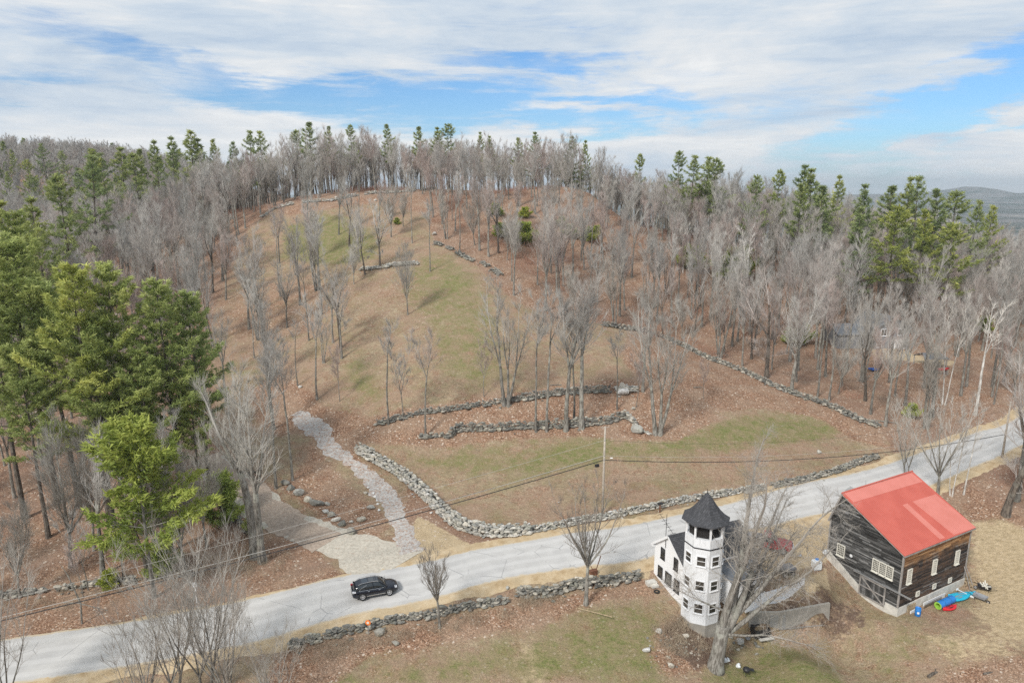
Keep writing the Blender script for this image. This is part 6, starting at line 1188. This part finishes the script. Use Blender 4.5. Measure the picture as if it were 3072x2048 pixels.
LP = Vector((-82.0, 42.5, 0)); gz_ = float(hz(LP.x, LP.y)); pole3 = thing('utility_pole', 'wooden utility pole standing beyond the left edge of the view beside the road', 'utility pole', (LP.x, LP.y, gz_)); mb = MB(); mb.tube([(0, 0, -.3), (0, 0, 10.5)], [.16, .11], 8); mb.build('post', MATS['pole_wood'], pole3, True)
def left_z(y0):
    # height at the left pole so the straight span crosses the photo ray at x = 0, row y0
    r = ray(0, y0); r = r / r[1]; best = None
    def f(zl, z1_, s):
        pts = sag(Vector((LP.x, LP.y, zl)), top(z1_), s, 80)
        for p, q in zip(pts[:-1], pts[1:]):
            u0, u1 = p.x - r[0] * p.y, q.x - r[0] * q.y
            if u0 <= 0 <= u1 or u1 <= 0 <= u0: t = u0 / (u0 - u1); c_ = p.lerp(q, t); return c_.z - (CAMH + r[2] * c_.y)
        return 0
    return f
for lb, y0, z1_, s, rd_, mt in [('thin upper wire from the utility pole to the left edge', 1803, z_hi, .9, .014, 'wire_metal'), ('thick black cable bundle sagging left from the utility pole', 1862, z_lo, 1.3, .05, 'wire_black'), ('pale messenger wire just above the cable bundle on the left', 1852, z_mid, 1.25, .026, 'wire_metal'), ('faint middle wire crossing the left wood edge', 1838, z_lo + .4, 1.1, .012, 'wire_black')]:
    f = left_z(y0); lo, hi = -5., 30.
    for _ in range(40):
        md_ = (lo + hi) / 2
        if f(md_, z1_, s) > 0: hi = md_
        else: lo = md_
    wire(lb, Vector((LP.x, LP.y, md_)), top(z1_), s, rd_, mt)
for lb, z3, z1_, s, rd_, mt in [('thick black cable from the utility pole to the right pole', 1302, z_lo, 1.7, .045, 'wire_black'), ('thin wire just above the thick cable on the right span', 1290, z_mid, 1.6, .014, 'wire_metal'), ('thin upper wire from the utility pole to the right pole', 1228, z_hi, 2.2, .012, 'wire_black')]:
    wire(lb, top(z1_), Vector((P3.x, P3.y, zrow_at(P3, z3))), s, rd_, mt)
# ------------------------------------------------------------------ small things
def obj_at(mb, name, mat, px, py, label, cat, rz=0, dz=0, group=None, smooth=False): o = mb.build(name, MATS[mat], None, smooth); p = ground(px, py); o.location = p + Vector((0, 0, dz)); o.rotation_euler = (0, 0, rz); tag(o, label, cat, group); return o
simple('orange_reflector', (.85, .22, .03), .4, var=.05)
p = ground(1106, 1903); rf = thing('reflector_post', 'short post with a round orange reflector standing at the dark stone wall', 'reflector post', p, R(-8)); mb = MB(); mb.box((0, 0, .6), (.07, .05, 1.35)); mb.build('post', MATS['galvanised'], rf)
mb = MB(); mb.tube([(0, -.05, 1.35), (0, .0, 1.35)], .27, 20); dsk = mb.build('reflector', MATS['orange_reflector'], rf); mb = MB(); mb.tube([(0, -.07, 1.35), (0, -.05, 1.35)], .13, 16); mb.build('centre_disc', MATS['cream_paint'], dsk)
p = ground(1979, 1537); mx_ = thing('mailbox', 'dark mailbox on a rusty brown post across the road from the tower', 'mailbox', p, R(20)); mb = MB(); mb.box((0, 0, .55), (.14, .14, 1.2)); mb.build('post', MATS['rust'], mx_); mb = MB(); mb.loft([[(x, -.14, 1.12), (x, -.14, 1.28), (x, -.08, 1.37), (x, .08, 1.37), (x, .14, 1.28), (x, .14, 1.12)] for x in (-.32, .32)]); mb.build('box', MATS['black_trim'], mx_)
mb = MB(); mb.box((0, 0, .6), (.06, .06, 1.4)); mb.box((0, 0, 1.25), (.3, .03, .12)); obj_at(mb, 'marker_post', 'rust', 1224, 1478, 'thin dark iron post at the foot of the curved pale wall', 'post')
mb = MB(); mb.tube([(0, 0, -.1), (.7, .3, 2.1)], .05, 6); mb.tube([(.2, -.3, 0), (-.4, .2, .9)], .05, 6); mb.box((-.1, 0, .3), (.8, .5, .5), rz=.4); obj_at(mb, 'rusty_scrap', 'rust', 1783, 1722, 'rusty scrap iron with a leaning bar beside the roadside tree', 'scrap metal')
mb = MB(); mb.beam((0, 0, .08), (3.3, -1.6, .12), .07); obj_at(mb, 'long_stick', 'firewood', 1734, 1825, 'long straight stick lying on the lawn below the roadside tree', 'stick')
for i, (x, y, dx, dy, r_, lb) in enumerate([(2784, 2032, 1.35, .62, .16, 'short dark log lying at the lower right'), (2950, 2022, 3.9, .45, .11, 'long thin dark log at the bottom right corner'), (2620, 1262, 3.2, -1.2, .10, 'pale fallen branch along the boundary wall'), (2080, 1163, 1.6, .1, .08, 'short fallen branch beside the broken trunk'), (1650, 1156, 1.9, .15, .08, 'fallen branch above the upper terrace wall'),
        (2140, 1060, 2.6, -1.6, .09, 'pale fallen pole inside the wood behind the boundary wall'), (1690, 745 * 1.3061, 4.5, .6, .16, 'heap of grey logs at the top corner of the boundary wall'), (1700, 980, 4.0, 1.0, .14, 'long grey log beside the heap at the wall corner'), (720, 1404, 3., -1.9, .17, 'rotten log beside the end of the leafy drive')]):
    mb = MB(); mb.tube([(0, 0, r_ * .8), (dx * .5, dy * .5 + .08, r_ * 1.1), (dx, dy, r_ * .8)], [r_, r_ * .95, r_ * .8], 8)
    mb.tube([(dx * .6, dy * .6, r_), (dx * .6 + .3, dy * .6 + .35, r_ + .35)], [r_ * .4, r_ * .2], 5); obj_at(mb, 'log', 'bark_dark' if i in (0, 1, 8) else 'bark_grey', x, y, lb, 'log')
mb = MB(); mb.tube([(0, 0, 0), (.1, .1, 2.2), (-1.0, .4, 5.2)], [.09, .08, .05], 6); mb.tube([(-1.9, .3, 2.2), (0, 0, 2.3), (2.9, -.2, 1.6)], [.04, .05, .03], 5); mb.tube([(-1., .4, 5.2), (-1.7, .6, 6.2)], [.05, .02], 5); obj_at(mb, 'broken_trunk', 'bark_grey', 246, 1870, 'broken pale trunk with a crosswise limb by the road at left', 'dead tree')
mb = MB(); mb.box((0, 0, .0), (.42, .04, .5), rz=.3); mb.box((0, .08, -1.4), (.06, .06, 3.2)); obj_at(mb, 'sign_board', 'white_paint', 592, 1830, 'small blank white card sign on a post among the lower left branches', 'sign', dz=2.9)
# around the house
mb = MB(); mb.box((0, 0, .2), (1.1, .7, .4)); mb.box((.15, -.5, .1), (.8, .5, .24)); obj_at(mb, 'concrete_steps', 'pale_concrete', 1953, 1752, 'concrete block steps at the left corner of the white house', 'steps', R(20))
mb = MB(); tor = [(.25 * math.cos(t), .25 * math.sin(t), .08) for t in np.linspace(0, 6.2832, 17)]; mb.tube(tor, .09, 8, cap=False); obj_at(mb, 'old_tyre', 'black_rubber', 1970, 1775, 'small black tyre lying in the grass by the house foundation', 'tyre')
def bag(x, y, lb, mat, s=.4, seed=0): mb = MB(); stone(mb, np.random.RandomState(seed), (0, 0, s * .4), (s, s * .8, s * .55)); stone(mb, np.random.RandomState(seed + 3), (s * .4, .1, s * .6), (s * .4, s * .4, s * .45)); return obj_at(mb, 'rubbish_bag', mat, x, y, lb, 'bag')
bag(2179, 1984, 'pale blue-white bag at the foot of the giant maple', 'white_plastic', .42, 1); bag(2213, 1999, 'small white bag on the green grass right of the giant maple', 'white_plastic', .36, 2); bag(2245, 1915, 'grey plastic bundle by the black crate', 'grey_plastic', .42, 3)
def kettle():
    p = ground(2238, 2024); r = thing('grill', 'black kettle grill on the bottom grass right of the giant maple', 'grill', p); mb = MB(); mb.loft([[(rr * math.cos(6.2832 * k / 14), rr * math.sin(6.2832 * k / 14), z) for k in range(14)] for rr, z in ((.12, .35), (.30, .45), (.36, .62), (.30, .78), (.06, .88))]); mb.build('bowl', MATS['black_trim'], r, True)
    for a in (0, 2.1, 4.2): mb = MB(); mb.tube([(.2 * math.cos(a), .2 * math.sin(a), .42), (.36 * math.cos(a), .36 * math.sin(a), 0)], .02, 5); mb.build('leg', MATS['black_trim'], r)
    mb = MB(); mb.box((.55, 0, .6), (.35, .4, .04)); mb.build('side_shelf', MATS['black_trim'], r)
kettle()
p = ground(2280, 1903); cr_ = thing('storage_crate', 'open black crate with pale lid edge at the foot of the concrete wall', 'crate', p, R(8)); mb = MB(); mb.box((0, 0, .05), (1.6, 1.1, .1)); [mb.box((s * .8, 0, .45), (.06, 1.1, .9)) for s in (-1, 1)]; [mb.box((0, s * .52, .45), (1.54, .06, .9)) for s in (-1, 1)]; mb.build('box', MATS['black_trim'], cr_); mb = MB(); mb.box((.3, -.8, .05), (1.6, .35, .1), rz=.1); mb.build('plank', MATS['pale_concrete'], cr_)
def ladder():
    a = ground(2336, 1893); b_ = ground(2466, 1880); r = thing('ladder', 'aluminium extension ladder lying on the grass below the concrete wall', 'ladder', a + Vector((0, 0, .12)), math.atan2(b_.y - a.y, b_.x - a.x)); L = (b_ - a).length; r.rotation_euler = (0, -math.asin((b_.z - a.z) / L), math.atan2(b_.y - a.y, b_.x - a.x))
    for s in (0, .46): mb = MB(); mb.box((L / 2, s, .12), (L, .05, .1)); mb.build('rail', MATS['alloy'], r)
    mb = MB(); [mb.box((.15 + k * .3, .23, .12), (.05, .42, .04)) for k in range(int(L / .3))]; mb.build('rung', MATS['alloy'], r)
ladder()
p = ground(2448, 1705); tk = thing('water_tank', 'white plastic tank with a blue cap in the yard left of the barn', 'tank', p, R(10)); mb = MB(); mb.loft([[(sx, sy, z) for sx, sy in ((-w_, -w_ * .8), (w_, -w_ * .8), (w_, w_ * .8), (-w_, w_ * .8))] for w_, z in ((.42, 0), (.45, .1), (.45, .95), (.36, 1.08), (.2, 1.14))]); mb.build('body', MATS['white_plastic'], tk); mb = MB(); mb.tube([(0, 0, 1.12), (0, 0, 1.27)], .2, 12); mb.build('cap', MATS['azure_foam'], tk)
p = ground(2358, 1722); ct = thing('utility_cart', 'black cart with a grey cover behind the white fence', 'cart', p, R(15)); mb = MB(); mb.loft([[(sx, sy, z) for sx, sy in ((-w_, -h_), (w_, -h_), (w_, h_), (-w_, h_))] for w_, h_, z in ((.85, .6, .75), (.82, .58, .98), (.5, .35, 1.08))]); mb.build('cover', MATS['tarp_grey'], ct); mb = MB(); mb.box((0, 0, .55), (1.5, 1.0, .3)); mb.build('frame', MATS['black_trim'], ct); [wheel(ct, x_, y_, .25, 1, .12) for x_ in (-.5, .5) for y_ in (-.5, .5)]
bag(2400, 1655 + 12, 'small teal and dark bundle on the sand in front of the barn', 'grey_plastic', .25, 9)
mb = MB(); stone(mb, np.random.RandomState(2), (0, 0, .45), (.5, .45, .3), tint=.9); obj_at(mb, 'covered_heap', 'white_plastic', 2474, 1665, 'white covered heap against the back corner of the barn', 'heap')
# beside the barn: along its long wall
def barn_pt(x, y, z=0.): return Vector(BO) + Vector((math.cos(BR) * x - math.sin(BR) * y, math.sin(BR) * x + math.cos(BR) * y, z))
def on_g(v): v.z = float(hz(v.x, v.y)); return v
p = on_g(Vector(ground(2752, 1845))); br = thing('barrel', 'blue plastic barrel with a blank white label beside the barn corner', 'barrel', p); mb = MB(); mb.loft([[(r_ * math.cos(6.2832 * k / 20), r_ * math.sin(6.2832 * k / 20), z) for k in range(20)] for r_, z in ((.27, 0), (.29, .03), (.29, .3), (.305, .33), (.29, .36), (.29, .6), (.305, .63), (.29, .66), (.29, .88), (.27, .92), (.25, .90), (.24, .80))]); mb.build('body', MATS['azure_foam'], br, True); mb = MB(); mb.box((-.12, -.27, .45), (.2, .04, .22), rz=-.4); mb.build('label', MATS['white_paint'], br)
def lean(label, cat, name, mat, x0, x1, z1_, th, y=-.28): mb = MB(); a = barn_pt(x0, y); b_ = barn_pt(x1, y); a.z = b_.z = BO[2] - .1; mb.beam(a + Vector((0, 0, z1_ / 2)), b_ + Vector((0, 0, z1_ / 2)), th, z1_); tag(mb.build(name, MATS[mat]), label, cat)
lean('mossy brown board leaning on the barn corner behind the barrel', 'board', 'leaning_board', 'firewood', 1.55, 2.9, .95, .05, -.2); lean('white plank at the barn corner below the brown board', 'board', 'white_plank', 'white_paint', 1.7, 2.7, .42, .08, -.45); lean('long white board propped along the barn foundation', 'board', 'white_plank', 'white_paint', 4.2, 8.2, .55, .05, -.3)
mb = MB()
for k in range(16): x_ = 4.0 + k * .2; c0 = barn_pt(x_, -.6); c0.z = BO[2] + .25; mb.tube([c0 + Vector((.16 * math.cos(t) * .7, .1 * math.cos(t), .26 * math.sin(t))) for t in np.linspace(0, 6.2832, 9)], .014, 4, cap=False)
tag(mb.build('wire_coil', MATS['black_trim']), 'long dark coil of wire lying along the white board by the barn', 'wire coil')
def rolled():
    a = ground(2812, 1826); b_ = ground(2852, 1808); d = (b_ - a); r = thing('rolled_mat', 'rolled blue foam mat with green inside lying by the barn wall', 'mat', a + Vector((0, 0, .41)), math.atan2(d.y, d.x)); L = d.length + .2
    mb = MB(); n = 18; ids = [[mb.V((x_, r_ * math.cos(6.2832 * k / n), r_ * math.sin(6.2832 * k / n))) for k in range(n)] for x_, r_ in ((0, .25), (0, .41), (L, .41), (L, .25))]
    for i in range(4):
        j = (i + 1) % 4; mb.mi = 1 if i in (0, 3) else 0
        for k in range(n): mb.F(ids[i][k], ids[i][(k + 1) % n], ids[j][(k + 1) % n], ids[j][k])
    mb.build('roll', [MATS['azure_foam'], MATS['green_foam']], r); mb = MB(); [mb.tube([(x_, .415 * math.cos(t), .415 * math.sin(t)) for t in np.linspace(0, 6.2832, 17)], .014, 4, cap=False) for x_ in (L * .3, L * .7)]; mb.build('strap', MATS['black_trim'], r)
rolled()
def kayak(x, y, rz, L, lb, mat='turquoise_plastic', tilt=0., w_=.85, h_=.32):
    p = ground(x, y); r = thing('kayak', lb, 'kayak', p + Vector((0, 0, .05)), rz); r.rotation_euler = (tilt, 0, rz); hull(L, w_, h_, open_=False).build('hull', MATS[mat], r, True); mb = MB(); mb.loft([[(q * .0 + .42 * math.cos(6.2832 * k / 16) * s_, .22 * math.sin(6.2832 * k / 16) * s_, z) for k in range(16)] for s_, z in ((1, h_ * 1.22), (1.08, h_ * 1.3), (.95, h_ * 1.31), (.9, h_ * 1.24)) for q in (0,)]); mb.build('cockpit_rim', MATS['black_rubber' if mat != 'turquoise_plastic' else 'grey_plastic'], r)
kayak(2874, 1800, .30, 3.5, 'turquoise kayak nearest the rolled mat by the barn wall'); kayak(2884, 1790, .18, 3.5, 'turquoise kayak lying closest to the barn wall'); kayak(2848, 1828, .35, 2.0, 'short red plastic sled boat in front of the turquoise kayaks', 'red_plastic', w_=.8, h_=.26)
mb = MB(); mb.beam((-.6, .3, .75), (.5, -.3, .35), .06); mb.box((-.65, .33, .78), (.3, .05, .22), rz=.4); mb.box((.6, -.36, .3), (.4, .05, .22), rz=-.6); obj_at(mb, 'kayak_paddle', 'white_plastic', 2892, 1790, 'white bladed paddle laid across the turquoise kayaks', 'paddle')
def barrow(x, y, rz, lb, tray, load=None):
    p = ground(x, y); r = thing('wheelbarrow', lb, 'wheelbarrow', p, rz); mb = MB(); a = [(-.45, -.33), (.5, -.3), (.5, .3), (-.45, .33)]; t_ = [(-.62, -.42), (.72, -.38), (.72, .38), (-.62, .42)]; ob = [mb.V((q[0], q[1], .38)) for q in a]; ot = [mb.V((q[0], q[1], .66)) for q in t_]; it = [mb.V((q[0] * .94, q[1] * .93, .655)) for q in t_]; ib = [mb.V((q[0] * .93, q[1] * .92, .41)) for q in a]
    for k in range(4): j = (k + 1) % 4; mb.F(ob[k], ob[j], ot[j], ot[k]); mb.F(ot[k], ot[j], it[j], it[k]); mb.F(it[k], it[j], ib[j], ib[k])
    mb.F(*ib); mb.F(*ob[::-1]); mb.build('tray', MATS[tray], r)
    mb = MB(); [mb.tube([(.75, s * .12, .2), (-.1, s * .25, .36), (-1.15, s * .30, .62)], .025, 6) for s in (-1, 1)]; mb.build('handle', MATS['black_trim'], r); wheel(r, .82, 0, .2, 1, .1)
    for s in (-1, 1): mb = MB(); mb.tube([(-.35, s * .24, .38), (-.42, s * .26, 0)], .022, 5); mb.build('leg', MATS['black_trim'], r)
    return r
barrow(2938, 1800, -.9, 'wheelbarrow with an empty grey tray right of the kayaks', 'grey_plastic'); barrow(2952, 1772, 2.6, 'dark wheelbarrow loaded with split firewood', 'black_trim')
p = ground(2952, 1772); mb = MB(); rs_ = np.random.RandomState(8)
for _ in range(12): a = Vector((rs_.uniform(-.3, .3), rs_.uniform(-.25, .25), .55 + rs_.uniform(0, .3))); mb.cc = rs_.rand(); mb.beam(a, a + Vector((rs_.uniform(-.2, .2), rs_.uniform(-.2, .2), rs_.uniform(-.03, .08))).normalized() * .4, .1)
o = mb.build('firewood_load', MATS['cream_paint']); o.location = p; tag(o, 'split pale firewood heaped in the dark wheelbarrow', 'firewood')
p = ground(2925, 1745); mb = MB()
for _ in range(60): a = Vector((rs_.randn() * .9, rs_.randn() * .6, .08 + rs_.rand() * .18)); mb.beam(a, a + Vector((rs_.randn(), rs_.randn(), .1 * rs_.randn())).normalized() * rs_.uniform(.3, .7), rs_.uniform(.05, .11))
o = mb.build('firewood_pile', MATS['firewood']); o.location = p; tag(o, 'untidy pile of split firewood behind the barn corner', 'firewood', kind='stuff')
for i, (x, dx, lb) in enumerate([(11.7, .15, 'pale pole leaning on the far end of the barn wall'), (12.0, .5, 'crooked grey pole leaning at the far barn corner')]): mb = MB(); a = barn_pt(x, -.1, 2.6); b_ = on_g(barn_pt(x + dx, -1.0)); mb.tube([a, (a + b_) / 2 + Vector((.06, .05, 0)), b_], .045, 6); tag(mb.build('leaning_pole', MATS['weathered_wood']), lb, 'pole')
# a few dark clods and leaf heaps give the fields their bumps
# ------------------------------------------------------------------ haze
m = bpy.data.materials.new('haze'); m.use_nodes = True; nt_ = m.node_tree; [nt_.nodes.remove(n) for n in list(nt_.nodes) if n.type == 'BSDF_PRINCIPLED']
pv = nt_.nodes.new('ShaderNodeVolumePrincipled'); pv.inputs['Color'].default_value = (.84, .93, 1, 1); pv.inputs['Density'].default_value = HAZE; pv.inputs['Anisotropy'].default_value = .2
nt_.links.new(pv.outputs[0], [n for n in nt_.nodes if n.type == 'OUTPUT_MATERIAL'][0].inputs['Volume'])
mb = MB(); zlo = float(MZ.min()) - 1.5; zhi = float(max(MZ.max(), 60)) + 45; mb.box((0, 0, (zlo + zhi) / 2), (16800, 16800, zhi - zlo)); o = mb.build('haze', m); tag(o, kind='stuff', label='thin bluish haze in the air over the whole valley', cat='haze')
